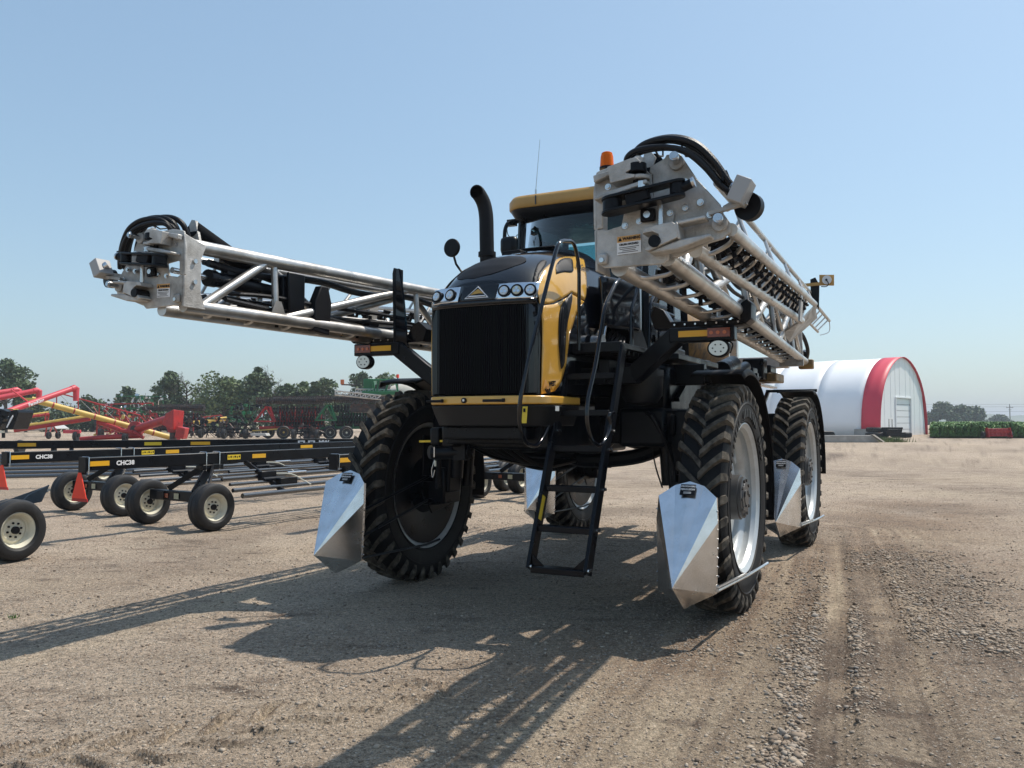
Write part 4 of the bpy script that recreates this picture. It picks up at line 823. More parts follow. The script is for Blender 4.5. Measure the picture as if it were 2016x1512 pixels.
# ============================================================ the sprayer
SP = empty('field_sprayer', 'yellow and black high clearance field sprayer with folded aluminium booms, dominating the yard', 'sprayer', (0.4498, 8.4155, 0), -0.4667)
WB, TR, RT, HW = 4.44, 1.675, 1.024, .19
def part(g, name, m, parent=SP, **k): return g.build(name, m, parent, **k)
# ---- wheels
def tyre_mesh():
    g = MB(); r = RT - .054; x = HW
    g.lathe([(-.150, .645), (-.165, .66), (-.185, .72), (-.200, .80), (-.198, .87), (-.188, .93), (-.165, r - .005), (0, r + .006), (.165, r - .005), (.188, .93), (.198, .87), (.200, .80), (.185, .72), (.165, .66), (.150, .645)], n=96)
    g.mi = 1; N = 34
    for s in (-1, 1):
        for k in range(N):
            th0 = (k + (.5 if s > 0 else 0)) * 2 * math.pi / N
            rings = []
            for t, rr_, wd in ((-.04, RT, .026), (.08, RT + .002, .027), (.35, RT, .025), (.65, RT - .003, .027), (.93, RT - .010, .033), (1.04, .955, .033), (1.055, .895, .020)):
                xx = s * HW * t; ph = th0 + .19 * max(0, min(t, 1)) ** .8; hw_t = wd / RT; rb = rr_ - .062 if t < 1 else rr_ - .03
                dirx = 0 if t < 1 else s * .012
                def P_(ang, rad, dx=0): return (xx + dx, -math.cos(ang) * rad, math.sin(ang) * rad)
                rings.append([P_(ph - hw_t * 1.25, rb), P_(ph - hw_t, rr_, dirx), P_(ph + hw_t, rr_, dirx), P_(ph + hw_t * 1.25, rb)])
            g.loft(rings)
    g.mi = 0                                                       # raised sidewall lettering blocks and rings
    for s in (-1, 1):
        g.lathe([(s * .199, .855), (s * .206, .850), (s * .206, .840), (s * .199, .835)], n=96)
        g.lathe([(s * .180, .70), (s * .188, .695), (s * .186, .685), (s * .176, .68)], n=96)
    return g.mesh('tyre', 30)
TY = tyre_mesh(); TY.materials.append(RUB); TY.materials.append(LUG)
def rim_mesh(s):
    g = MB(); pr = [(.150, .640), (.168, .668), (.176, .672), (.178, .664), (.162, .648), (.150, .628), (.120, .618), (.110, .612), (.088, .622), (.060, .618), (.030, .570), (.005, .560), (-.04, .560), (-.075, .600), (-.10, .615), (-.135, .618), (-.150, .630), (-.162, .650), (-.176, .672), (-.168, .668), (-.150, .645)]
    g.lathe([(x * s, r) for x, r in pr], n=72)
    g.lathe([(-.035 * s, .562), (-.045 * s, .53), (-.03 * s, .50), (.0 * s, .42), (.015 * s, .33), (.0 * s, .24), (-.02 * s, .17)], n=48)
    g.lathe([(-.050 * s, .562), (-.060 * s, .53), (-.045 * s, .50), (-.015 * s, .42), (.0 * s, .33), (-.015 * s, .24), (-.035 * s, .17)], n=48)
    for k in range(6):
        a = k * math.pi / 3 + .3; g.box((.012 * s, -math.cos(a) * .46, math.sin(a) * .46), (.012, .05, .09), Matrix.Rotation(-a, 3, 'X'))
    return g.mesh('rim', 40)
def hub_mesh(s):
    g = MB(); g.lathe([(-.02 * s, .205), (.135 * s, .200), (.14 * s, .186), (.165 * s, .186), (.17 * s, .178), (.17 * s, .13), (.178 * s, .125), (.178 * s, .07), (.184 * s, .065), (.184 * s, .001)], n=40)
    return g.mesh('hub', 35)
def hubbolt_mesh(s):
    g = MB()
    for k in range(10): a = k * math.pi / 5; g.cyl((.165 * s, -math.cos(a) * .155, math.sin(a) * .155), (.185 * s, -math.cos(a) * .155, math.sin(a) * .155), .015, 6)
    for k in range(3): a = k * 2.1 + .5; g.box((.186 * s, -math.cos(a) * .075, math.sin(a) * .075), (.01, .02, .05), Matrix.Rotation(-a, 3, 'X'))
    g.lathe([(.170 * s, .055), (.180 * s, .05), (.180 * s, .035), (.170 * s, .03)], n=24)
    return g.mesh('hub_bolts', 35)
RM = {s: (rim_mesh(s), hub_mesh(s), hubbolt_mesh(s)) for s in (-1, 1)}
for s in RM: RM[s][0].materials.append(RIM); RM[s][1].materials.append(HUB); RM[s][2].materials.append(HUB)
for (sx, vy, st) in ((1, 0, 0), (-1, 0, 0), (1, WB, 0), (-1, WB, 0)):
    w = link('wheel', TY, SP); w.location = (sx * TR, vy, RT - .012); w.rotation_euler = (rnd.random() * .1, 0, st)
    for k, nm in enumerate(('rim', 'hub', 'hub_bolts')):
        o_ = link(nm, RM[sx][k], w)
        if k == 2: o_['kind'] = 'stuff'
    MB().lathe([(-.150 * sx, .622), (-.150 * sx, .50), (-.12 * sx, .30), (-.16 * sx, .22), (-.16 * sx, .05)], n=40).build('inner_shade_dish', BLK2, w)  # added black dish, stands in for the shade inside the rim
    # raised letters round the sidewall
    lt = MB(); 
    for k in range(26):
        if k in (9, 10, 20, 21): continue
        a = .35 + k * .095; q = .762; lt.box((sx * .1985, -math.cos(a) * q, math.sin(a) * q), (.008, .034 if k % 3 else .05, .075), Matrix.Rotation(-a + math.pi / 2, 3, 'X'))
        a += 3.3
    lt.build('sidewall_lettering', INK, w)['kind'] = 'stuff'
# ---- legs, axles, frame
for vy in (0, WB):
    for s in (-1, 1):
        g = MB(); g.beam((s * 1.27, vy, 1.80), (s * 1.30, vy, .95), .26, .20, (0, 1, 0), .24, .26); g.box((s * 1.34, vy, 1.02), (.26, .34, .38)); g.cyl((s * 1.30, vy, 1.012), (s * 1.60, vy, 1.012), .17, 20)
        part(g, 'wheel_leg', BLK2, bevel=.02); part(MB().prism([(s * 1.40, vy - .30, 1.55), (s * 1.40, vy + .25, 1.55), (s * 1.42, vy + .25, .78), (s * 1.42, vy - .10, .72), (s * 1.42, vy - .28, .95)], (s * -.02, 0, 0)), 'leg_shield', BLK2, bevel=.006)
        g = MB(); g.cyl((s * 1.10, vy - .02, 2.0), (s * 1.16, vy - .02, 1.1), .075, 14); g.cyl((s * 1.10, vy + .22, 1.9), (s * 1.16, vy + .22, 1.0), .06, 12); part(g, 'suspension_cylinder', BLK2)
        h = MB()
        for k in range(4): h.tube(smooth_path([(s * (.75 + .05 * k), vy - .12, 1.72), (s * (1.0 + .03 * k), vy - .25 - .03 * k, 1.75), (s * (1.22 + .01 * k), vy - .22, 1.45 - .05 * k), (s * 1.26, vy - .18 - .02 * k, 1.0)], 5), .018, 8)
        part(h, 'leg_hoses', HOSE)
    g = MB(); g.beam((-1.25, vy, 1.66), (1.25, vy, 1.66), .30, .20); g.beam((-.95, vy, 1.62), (.95, vy, 1.62), .34, .27); part(g, 'axle_beam', BLK2, bevel=.02)
    g = MB()
    for s in (-1, 1): g.tube(smooth_path([(s * 1.2, vy + .22, 1.55), (s * .8, vy + .22, 1.36), (s * .25, vy + .20, 1.30), (0, vy + .2, 1.36)], 6), .075, 10)
    part(g, 'steering_arm', BLK2)
g = MB()
for s in (-1, 1): g.beam((s * .46, -1.35, 1.62), (s * .46, 6.2, 1.62), .12, .30)
for v in (-1.3, .9, 2.3, 3.7, 5.2): g.beam((-.46, v, 1.60), (.46, v, 1.60), .14, .2)
part(g, 'chassis_frame', BLK2, bevel=.015)
part(MB().box((0, -.35, 1.60), (.86, 1.6, .30)).box((-.1, .9, 1.58), (.7, 1.0, .42)).cyl((-.5, -.1, 1.50), (.5, -.1, 1.50), .12, 14), 'belly_housing', BLK2, bevel=.03)
part(MB().box((.98, 1.05, 1.64), (.46, 2.7, .36)).box((-.98, 1.35, 1.64), (.46, 2.4, .40)), 'side_tank', BLK2, bevel=.04)
h = MB()
for k in range(5): h.tube(smooth_path([(-.5 + .1 * k, -.9, 1.5), (-.35 + .1 * k, -.5, 1.36 - .02 * k), (-.1 + .06 * k, .1, 1.30), (.2, .8, 1.38)], 5), .022, 8)
part(h, 'belly_hoses', HOSE)
g = MB(); g.tube(smooth_path([(-.85, .30, 1.45), (-.55, .35, 1.30), (-.15, .4, 1.26), (.25, .45, 1.42), (.5, .5, 1.66)], 6), .085, 12); part(g, 'track_adjust_arm', BLK2)
part(MB().tube(smooth_path([(1.042, 0.05, 1.766), (0.975, 0.05, 1.499), (1.029, -0.05, 1.288), (1.126, -0.15, 1.084)], 6), .008, 6), 'leg_sensor_cable', HOSE)
part(MB().cyl((1.0, -.35, 2.16), (1.0, -.35, 2.10), .20, 20).lathe([(1.84, .02), (1.86, .14), (1.93, .185), (2.10, .195)], (1.0, -.35, 0), 22, 'z').box((.9, -.2, 2.17), (.4, .3, .05)), 'hydraulic_accumulator', GRYP)
# fenders
def fender(v, s, a0, a1, w=.46, r=1.13, name='fender'):
    g = MB(); g.lathe([(s * -w / 2 , r - .02), (s * -w / 2, r), (s * w / 2, r), (s * (w / 2 + .02), r - .05)], (s * TR, v, RT - .012), 22, 'x', (R(a0), R(a1)))
    part(g, name, PLA, solid=.012)
fender(0, 1, 72, 196, .44, 1.15); fender(0, -1, 72, 190, .44, 1.15); fender(WB, 1, 82, 185, .46, 1.10); fender(WB, -1, 82, 185, .46, 1.10)
for v in (0, WB):
    for s in (-1, 1): part(MB().beam((s * 1.2, v + .1, 1.9), (s * 1.2, v + .55, 2.13), .05, .04).beam((s * 1.2, v + .4, 2.13), (s * 1.9, v + .4, 2.13), .05, .04), 'fender_bracket', BLK2)
# ---- crop dividers
def divider(v0, s):
    u0 = 1.655 * s; N_ = (u0, v0 - 1.70, .485); T0 = (u0, v0 - 1.172, 1.225); T1 = [(u0 + k * .115, v0 - 1.185, 1.193) for k in (-1, 1)]; T2 = [(u0 + k * .228, v0 - 1.262, 1.112) for k in (-1, 1)]
    M_ = [(u0 + k * .240, v0 - 1.285, .925) for k in (-1, 1)]; B_ = [(u0 + k * .228, v0 - 1.305, .392) for k in (-1, 1)]; K_ = (u0, v0 - 1.385, .272)
    K2 = [(u0 + k * .10, v0 - 1.33, .325) for k in (-1, 1)]
    rt = part(MB().beam((u0 - .22, v0 - 1.27, .75), (u0 + .22, v0 - 1.27, .75), .03, .04), 'crop_divider', BLK2)
    for i, k in ((0, -1), (1, 1)):
        for tri in ((N_, T0, T1[i]), (N_, T1[i], T2[i]), (N_, T2[i], M_[i]), (N_, M_[i], B_[i]), (N_, B_[i], K2[i]), (N_, K2[i], K_)):
            m = MB(); m.prism(tri, tuple(Vector((0, .0035, 0)))); m.build('divider_panel', GALV, rt)
        fl = MB(); fl.prism([T2[i], M_[i], B_[i], (B_[i][0], B_[i][1] + .03, B_[i][2]), (M_[i][0], M_[i][1] + .03, M_[i][2]), (T2[i][0], T2[i][1] + .03, T2[i][2])], (-k * .004, 0, 0)); fl.build('divider_flange', GALV, rt)
        for q in range(9): z = .45 + q * .07; MB().disc((u0 + k * .238, v0 - 1.275, z), .007, (1, 0, 0), 8, .008).build('rivet', STEEL, rt)
    # support rods
    o = s; g = MB(); g.tube([(u0 + o * .235, v0 - 1.29, .415), (u0 + o * .262, v0 - .35, .372), (u0 + o * .262, v0 + .30, .345), (u0 + o * .30, v0 + .46, .365)], .013, 8); g.tube([(u0 + o * .235, v0 - 1.29, .44), (u0 + o * .262, v0 - .36, .395)], .010, 6); g.build('support_rod', STEEL if s > 0 else BLK2, rt)
    g = MB(); ii = -s
    g.tube([(u0 + ii * .225, v0 - 1.28, .42), (u0 + ii * .24, v0 - .2, .40), (u0 + ii * .30, v0 - .02, .44)], .012, 6)
    g.tube([(u0 + ii * .225, v0 - 1.27, .62), (u0 + ii * .30, v0 - .25, .88)], .014, 6); g.tube([(u0 + ii * .225, v0 - 1.27, .86), (u0 + ii * .30, v0 - .25, 1.12)], .014, 6)
    g.tube([(u0 + ii * .26, v0 - .3, .86), (u0 + ii * .30, v0 - .05, .84)], .035, 8); g.tube([(u0 + ii * .26, v0 - .3, 1.10), (u0 + ii * .30, v0 - .05, 1.08)], .035, 8); g.build('mounting_rod', BLK2, rt)
    # label
    xd = (1, 0, 0); yd = (Vector(T0) - Vector(N_)).normalized(); nrm = Vector(xd).cross(yd).normalized(); c = Vector(N_).lerp(Vector(T0), .90) + nrm * .020 + Vector((0, 0, .0))
    decal('label', c, xd, yd, .118, .096, INK, rt); 
    for z_, t_ in ((.024, 'CROPSAVERS'), (-.004, 'FERGUSON')): text(t_, .019 if z_ > 0 else .022, tuple(c + yd * z_ + nrm * .004), xd, tuple(yd), WHT, rt, align='CENTER', ext=.0004, bold=.0006)
    for z_ in (-.022, -.032): decal('label_line', c + yd * z_ + nrm * .0042, xd, yd, .06, .004, WHT, rt, .0006)
for v0 in (0, WB):
    for s in (-1, 1): divider(v0, s)

# ---- hood
def hw(v): return np.interp(v, [-1.64, -1.60, -1.52, -1.40, -1.1, -.8, -.2], [.40, .47, .515, .545, .60, .635, .66])
def ht(v): return np.interp(v, [-1.64, -1.56, -1.50, -1.40, -1.25, -1.05, -.8, -.5, -.2, .1], [2.80, 2.875, 2.945, 3.03, 3.115, 3.19, 3.26, 3.335, 3.40, 3.42])
def side_u(v, w):
    a, t = float(hw(v)), float(ht(v)); wm = 2.35
    if w <= wm: return a - .02 * (wm - w)
    f = min(1, (w - wm) / (t - wm)); return a * max(0, 1 - f ** 3.4) ** (1 / 2.4)
def hood_ring(v, w0=1.93):
    a, t = float(hw(v)), float(ht(v)); pts = [(a - .02 * (2.35 - w0), v, w0)]
    n = 26; wm = 2.35
    for i in range(n + 1):
        q = i / n * math.pi / 2; u = a * math.cos(q) ** (2 / 2.6); w = wm + (t - wm) * math.sin(q) ** (2 / 3.2)
        pts.append((u, v, w))
    return pts + [(-p[0], p[1], p[2]) for p in reversed(pts[:-1])]
HV = [-1.565, -1.55, -1.52, -1.47, -1.40, -1.32, -1.2, -1.05, -.9, -.7, -.5, -.3, -.1]
def upper_ring(v, wlo=2.835):
    return [p for p in hood_ring(v) if True]
H = part(MB().loft([hood_ring(v) for v in HV], caps=True, closed=False), 'hood', BLK, ang=50)
bk = MB(); bk.box((0, -.2, 2.35), (1.2, .5, .85)); part(bk, 'engine_bay', BLK2, H)
def surf(v, q, s=1, off=0):
    def P_(v, q):
        a, t = float(hw(v)), float(ht(v))
        if q <= 0: return Vector((a + .02 * q, v, 2.35 + q))
        q = min(q, math.pi / 2 - .001); return Vector((a * math.cos(q) ** (2 / 2.6), v, 2.35 + (t - 2.35) * math.sin(q) ** (2 / 3.2)))
    p = P_(v, q); e = .004; n = (P_(v + e, q) - P_(v - e, q)).cross(P_(v, q + e) - P_(v, q - e)).normalized()
    if n.x < 0: n = -n
    p = p + n * off; return Vector((s * p.x, p.y, p.z))
def patch(poly, m, name, parent=H, off=.012, sgn=1, res=.05, th=.010):
    bm = bmesh.new(); vs = [bm.verts.new((0, a, b)) for a, b in poly]; f = bm.faces.new(vs); bmesh.ops.triangulate(bm, faces=[f])
    for _ in range(7):
        es = [e for e in bm.edges if e.calc_length() > res]
        if not es: break
        bmesh.ops.subdivide_edges(bm, edges=es, cuts=1, use_grid_fill=False); bmesh.ops.triangulate(bm, faces=[f for f in bm.faces if len(f.verts) > 3])
    for v in bm.verts: v.co = surf(v.co.y, v.co.z, sgn, off)
    bmesh.ops.recalc_face_normals(bm, faces=bm.faces)
    me = bpy.data.meshes.new(name); bm.to_mesh(me); bm.free(); me.materials.append(m)
    me.polygons.foreach_set('use_smooth', [True] * len(me.polygons)); o = link(name, me, parent)
    k = o.modifiers.new('thickness', 'SOLIDIFY'); k.thickness = th; k.offset = 0
    return o
def cv(pts, k=4): return [(p.y, p.z) for p in smooth_path([(0, a, b) for a, b in pts], k)]
panel_up = cv([(-1.496, 0.336), (-1.481, 0.511), (-1.414, 0.679), (-1.293, 0.799), (-1.133, 0.886), (-0.912, 0.965), (-0.72, 0.997), (-0.507, 0.949), (-0.424, 0.893)]) + cv([(-0.612, 0.618), (-0.752, 0.366), (-0.81, 0.293)], 3) + cv([(-1.022, 0.384), (-1.146, 0.338), (-1.323, 0.296), (-1.441, 0.313)], 3)
panel_lo = cv([(-1.495, 0.311), (-1.327, 0.278), (-1.15, 0.32), (-1.027, 0.366)], 3) + cv([(-0.824, 0.277), (-0.95, 0.208), (-1.067, 0.075), (-1.136, 0.001), (-1.162, -0.151), (-1.242, -0.327), (-1.336, -0.403)], 3) + [(-1.504, -0.432)]
SYM = []
for s in (-1, 1):
    patch(panel_up, YEL, 'side_panel', sgn=s); patch(panel_lo, YEL, 'side_panel', sgn=s)
    ven = cv([(-1.147, 0.682), (-1.068, 0.817), (-0.912, 0.921), (-0.762, 0.944), (-0.688, 0.907), (-0.79, 0.767), (-0.867, 0.669), (-0.997, 0.685)], 3)
    patch(ven, INK, 'side_vent', off=.021, sgn=s, th=.006)
    bo = [(-1.022, 0.384), (-1.189, 0.282), (-1.26, 0.18), (-1.287, 0.039), (-1.279, -0.06), (-1.252, -0.195), (-1.237, -0.207), (-1.2, -0.153), (-1.19, 0), (-1.154, 0.098), (-1.045, 0.306)]
    patch(cv(bo, 2), GRYP, 'side_scoop', off=.021, sgn=s, th=.008)
    bi = [(-1.134, 0.284), (-1.215, 0.229), (-1.25, 0.138), (-1.272, 0.034), (-1.264, -0.059), (-1.247, -0.152), (-1.227, -0.056), (-1.219, 0.035), (-1.189, 0.138)]
    patch(cv(bi, 2), INK, 'side_scoop_mesh', off=.028, sgn=s, th=.005)
    pod = [(-1.525, 0.598), (-1.405, 0.82), (-1.246, 0.985), (-1.119, 1.038), (-1.102, 0.973), (-1.216, 0.873), (-1.337, 0.788), (-1.431, 0.668), (-1.489, 0.52)]
    patch(cv(pod, 3), PLA, 'corner_pod', off=.010, sgn=s, th=.006)
q0_ = surf(*(-0.763, 0.734), 1, .024); q1_ = surf(*(-0.621, 0.669), 1, .024); text('RoGator', .07, q0_, (q1_ - q0_), (0, 0, 1), HUB, H, bold=.001, xs=.9)
# AgWEST dealer sticker
g0 = surf(*(-1.493, -0.39), 1, .030); g1 = surf(*(-1.366, -0.378), 1, .030); gd = (g1 - g0).normalized(); gn = gd.cross(Vector((0, 0, 1)))
text('A', .085, g0 + Vector((0, 0, .012)), gd, (0, 0, 1), ORG, H, bold=.004); text('g', .06, g0 + gd * .045 + Vector((0, 0, .012)), gd, (0, 0, 1), ORG, H, bold=.003, xs=.7); text('WEST', .055, g0 + gd * .07 + Vector((0, 0, .018)), gd, (0, 0, 1), INK, H, bold=.003, xs=.65)
for k in range(3): p = g0 + gd * (.008 + .028 * k); MB().prism([p, p + gd * .018, p + gd * (.050 - .01 * k) + Vector((0, 0, -.04)), p + gd * (.034 - .01 * k) + Vector((0, 0, -.045))], gn * .001).build('sticker_print', INK, H)
# grille: frame and vertical slats
def gv(u): return -1.605 + .075 * abs(u / .5) ** 3.5
fr = MB()
for s in (-1, 1): fr.tube([(s * .50, gv(.5) + .01, 1.92), (s * .505, gv(.5) + .01, 2.66)], .014, 8)
fr.tube([(u, gv(u) - .004, 2.668) for u in np.linspace(-.5, .5, 15)], .014, 8)
part(fr, 'grille_frame', BLK, H)
part(MB().loft([[(u, gv(u) + .02, w) for u in np.linspace(-.5, .5, 17)] for w in (1.92, 2.67)], caps=False, closed=False), 'grille_screen', GRIL, H)
sm = MB().box((0, 0, 0), (.010, .022, .735)).mesh('grille_slat'); sm.materials.append(SLT)
for k in range(50): u = -.49 + k * .98 / 49; o = link('grille_slat', sm, H); o.location = (u, gv(u) + .006, 2.295)
# headlight band
band = []
for u in np.linspace(-.5, .5, 13): v = -1.615 + .05 * abs(u / .5) ** 3; band.append((float(u), float(v)))
def bandpiece(u0, u1, w0, w1, m, name, o=0, lean=.05):
    g = MB(); n = 8; rows = []
    for i in range(n + 1):
        u = u0 + (u1 - u0) * i / n; v = -1.612 + .075 * abs(u / .5) ** 3.5 + .0 - o
        rows.append([(u, v, w0), (u, v - .004, w0 + .01), (u, v + lean - .004, w1 - .01), (u, v + lean, w1)])
    g.loft(rows, caps=False, closed=False); return g.build(name, m, H, solid=.02, ang=60)
bandpiece(-.50, .50, 2.672, 2.700, BLK, 'light_bar_trim', .004, .0)
bandpiece(-.502, -.20, 2.702, 2.838, CHROME, 'light_bezel'); bandpiece(.155, .502, 2.702, 2.838, CHROME, 'light_bezel'); bandpiece(-.20, .155, 2.702, 2.842, BLK, 'emblem_panel')
for (u, lm) in ((-.435, LENS), (-.28, LENS), (.235, LENS), (.345, LENSW), (.452, LENS)):
    v = -1.612 + .075 * abs(u / .5) ** 3.5 + .012; n_ = Vector((u * .5, -1, .2)).normalized(); c = Vector((u, v - .012, 2.768))
    k = MB().cyl(c, c + n_ * .016, .052, 24).build('headlight', INK, H); MB().cyl(c, c + n_ * .022, .041, 24, .036).build('headlight_lens', lm, k)
    d_ = MB(); xx = n_.cross(Vector((0, 0, 1))).normalized(); yy = n_.cross(xx)
    for q in range(3): a = q * 2.094 + .5; d_.disc(tuple(c + n_ * .0235 + xx * math.cos(a) * .017 + yy * math.sin(a) * .017), .013, tuple(n_), 12, .004)
    d_.build('reflector_cup', CHROME, k)
# emblem: white triangle outline, gold wedge, white swoosh
def em(pts, m, name, o): return MB().prism([(x, -1.628 - o + (z) * .25, 2.705 + z) for x, z in pts], (0, .004, 0)).build(name, m, H)
em([(-.135, .020), (.095, .020), (-.015, .125)], WHT, 'emblem', .002); em([(-.117, .028), (.077, .028), (-.015, .113)], BLK, 'emblem_field', .006)
em([(-.075, .050), (-.045, .078), (-.01, .098), (.02, .078), (.045, .056), (0, .060)], mat('gold_emblem', (.50, .30, .06), .35), 'emblem_wedge', .010); em([(-.10, .032), (-.085, .044), (-.04, .042), (.06, .040), (.065, .032), (.0, .0325)], WHT, 'emblem_swoosh', .010)
# matt oval pad on the hood top
def pad():
    rows = []
    for i in range(17):
        t = -1 + 2 * i / 16; row = []
        for j in range(13):
            k = -1 + 2 * j / 12; e = math.sqrt(max(1e-4, 1 - abs(t) ** 2.3)); v = -1.335 + .195 * t; u = -.03 + .07 * t + .285 * e * k
            a = float(hw(v)); tt = float(ht(v)); w = 2.35 + (tt - 2.35) * (1 - min(1, abs(u / a)) ** 2.6) ** (1 / 3.2); row.append((u, v, w + .005))
        rows.append(row)
    MB().loft(rows, caps=False, closed=False).build('hood_pad', PLA, H, ang=80)
pad()
part(MB().box((-.18, -.62, 3.295), (.20, .10, .05)).box((.02, -.42, 3.36), (.34, .12, .02)), 'hood_catch', PLA, H, bevel=.02)
# yellow bumper bar and grey skirt
def bumper(w0, w1, inset0, inset1, m, name, fw=.56):
    g = MB(); rows = []
    for w, ins in ((w0, inset0), (w1, inset1)):
        rows.append([(-fw + ins, -.95, w), (-fw + ins, -1.55 + ins * .5, w), (-fw + .05 + ins, -1.64 + ins, w), (-.2, -1.70 + ins, w), (.2, -1.70 + ins, w), (fw - .02 - ins, -1.66 + ins, w), (fw + .06 - ins, -1.60 + ins, w), (fw + .12 - ins, -1.45, w), (fw + .14 - ins, -.95, w)])
    g.loft(rows, caps=True); return part(g, name, m, bevel=.012, ang=40)
bp = bumper(1.835, 1.905, .0, .0, YEL, 'front_bumper', .50); bumper(1.655, 1.828, .06, .0, GRYP, 'bumper_skirt', .50)
for u, w_ in ((-.40, .15), (.16, .19)):
    MB().box((u + .02, -1.70, 1.865), (w_, .02, .022)).box((u + .02 + w_ / 2, -1.70, 1.867), (.02, .03, .03)).build('bumper_marker', INK, bp, bevel=.005)
MB().cyl((-.09, -1.71, 1.868), (-.09, -1.69, 1.868), .024, 16).build('camera_lens', INK, bp); MB().cyl((-.09, -1.716, 1.870), (-.09, -1.70, 1.870), .011, 12).build('camera_glass', STEEL, bp)
decal('warning_sticker', (.46, -1.688, 1.748), (1, .10, 0), (0, .15, 1), .042, .135, STK, bp); text('H', .05, (.447, -1.694, 1.69), (1, .1, 0), (0, 0, 1), INK, bp); decal('sticker_figure', (.46, -1.694, 1.785), (1, .1, 0), (0, 0, 1), .018, .03, INK, bp, .002)
decal('plate', (.66, -1.50, 1.80), (.5, 1, 0), (0, 0, 1), .04, .04, STEEL, bp)
part(MB().box((0, -1.2, 1.60), (.8, .7, .12)).box((-.66, -1.1, 1.56), (.10, .3, .16)), 'front_crossmember', BLK2, bevel=.02)
# drain valve with yellow handle
vv = part(MB().cyl((-0.708, -1.2, 1.407), (-.35, -1.15, 1.42), .06, 16).cyl((-0.717, -1.22, 1.416), (-0.698, -1.18, 1.415), .062, 18).box((-.42, -1.15, 1.43), (.12, .14, .16)), 'drain_valve', BLK2)
MB().beam((-0.832, -1.22, 1.512), (-0.534, -1.22, 1.52), .03, .018).build('valve_handle', STK, vv); MB().tube([(-0.654, -1.26, 1.465), (-0.654, -1.26, 1.373)], .006, 6).tube(smooth_path([(-0.648, -1.26, 1.35), (-0.68, -1.26, 1.258), (-0.669, -1.26, 1.19), (-0.648, -1.26, 1.259)], 5), .004, 5).build('pin_lanyard', STEEL, vv)
MB().cyl((-0.643, -1.26, 1.341), (-0.642, -1.26, 1.291), .010, 8).build('lock_pin', CREAM, vv)

# ---- cab
CV, CU = .52, .86
cb = part(MB().box((0, 1.15, 2.0), (1.60, 1.5, .25)).box((0, .25, 2.5), (1.2, .55, 1.1)), 'cab', BLK2, bevel=.03)
def roof_ring(w, o, rr=.22, fr_=.10):
    pts = []
    for (cu, cv, a0) in ((-CU, CV - .02, 180), (CU, CV - .02, 270), (CU, 2.05, 0), (-CU, 2.05, 90)):
        for k in range(7):
            a = R(a0 + 90 * k / 6); ccx = cu + (rr if cu < 0 else -rr); ccy = cv + (rr if cv < 1 else -rr); pts.append((ccx + (rr + o) * math.cos(a), ccy + (rr + o) * math.sin(a), w))
    return pts
rf = MB().loft([roof_ring(4.045, .0), roof_ring(4.06, .012), roof_ring(4.14, .012), roof_ring(4.185, -.02), roof_ring(4.205, -.10), roof_ring(4.215, -.22 + .03)], caps=True).build('cab_roof', YEL2, cb, ang=50)
MB().box((-.46, CV - .035, 4.11), (.012, .012, .10)).build('roof_seam', HUB, rf)
MB().loft([roof_ring(3.90, -.16), roof_ring(3.93, -.08), roof_ring(4.03, -.012), roof_ring(4.044, -.012)], caps=True).build('roof_soffit', BLK2, cb, ang=50)
lm = MB()
for u in (-.55, -.35, .35, .55): lm.box((u, CV + .10, 3.955), (.14, .04, .07))
lm.build('roof_lamp', PLA, cb)
pil = [((-.74, .60, 2.4), (-.70, .66, 3.93)), ((.74, .60, 2.4), (.70, .66, 3.93)), ((-.80, 1.35, 2.1), (-.76, 1.35, 3.93)), ((.80, 1.35, 2.1), (.76, 1.35, 3.93)), ((-.78, 1.98, 2.1), (-.74, 1.95, 3.93)), ((.78, 1.98, 2.1), (.74, 1.95, 3.93))]
for i, (a, b) in enumerate(pil): MB().beam(a, b, .07 if i != 0 else .06, .09).build('cab_pillar', BLK2, cb, bevel=.01)
def pane(pts, name='cab_window'): MB().prism(pts, tuple((Vector(pts[1]) - Vector(pts[0])).cross(Vector(pts[2]) - Vector(pts[0])).normalized() * .006)).build(name, GLS, cb)
ws = MB(); rows = []
for i in range(11):
    t = i / 10; u = -.70 + 1.40 * t; bow = .10 * (1 - (2 * t - 1) ** 2); rows.append([(u, .60 - bow, 2.55), (u, .62 - bow, 3.2), (u * .985, .66 - bow, 3.92)])
ws.loft(rows, caps=False, closed=False).build('windscreen', GLS, cb, ang=80)
for s in (-1, 1):
    pane([(s * .775, .66, 2.15), (s * .80, 1.32, 2.15), (s * .765, 1.32, 3.90), (s * .72, .68, 3.90)], 'cab_door_glass'); pane([(s * .80, 1.38, 2.5), (s * .78, 1.95, 2.5), (s * .74, 1.92, 3.90), (s * .76, 1.38, 3.90)])
pane([(-.72, 1.98, 2.6), (.72, 1.98, 2.6), (.70, 1.95, 3.88), (-.70, 1.95, 3.88)], 'rear_window')
g = MB(); g.tube([(.83, .66, 2.86), (.83, 1.32, 2.86)], .018, 6); g.tube(fillet([(.83, .75, 2.18), (.83, .75, 2.8), (.83, 1.1, 2.8)], .1), .012, 6); g.build('door_rail', BLK2, cb)
MB().box((.83, 1.22, 2.78), (.03, .12, .06)).build('door_handle', INK, cb)
se = MB().box((0, 1.45, 2.75), (.5, .5, .14)).box((0, 1.72, 3.10), (.48, .14, .66), Matrix.Rotation(-.1, 3, 'X')).box((0, 1.77, 3.52), (.26, .10, .18)).box((.32, 1.4, 2.92), (.12, .5, .10)).box((-.32, 1.4, 2.92), (.12, .5, .10)); se.build('driver_seat', SEAT, cb, bevel=.04)
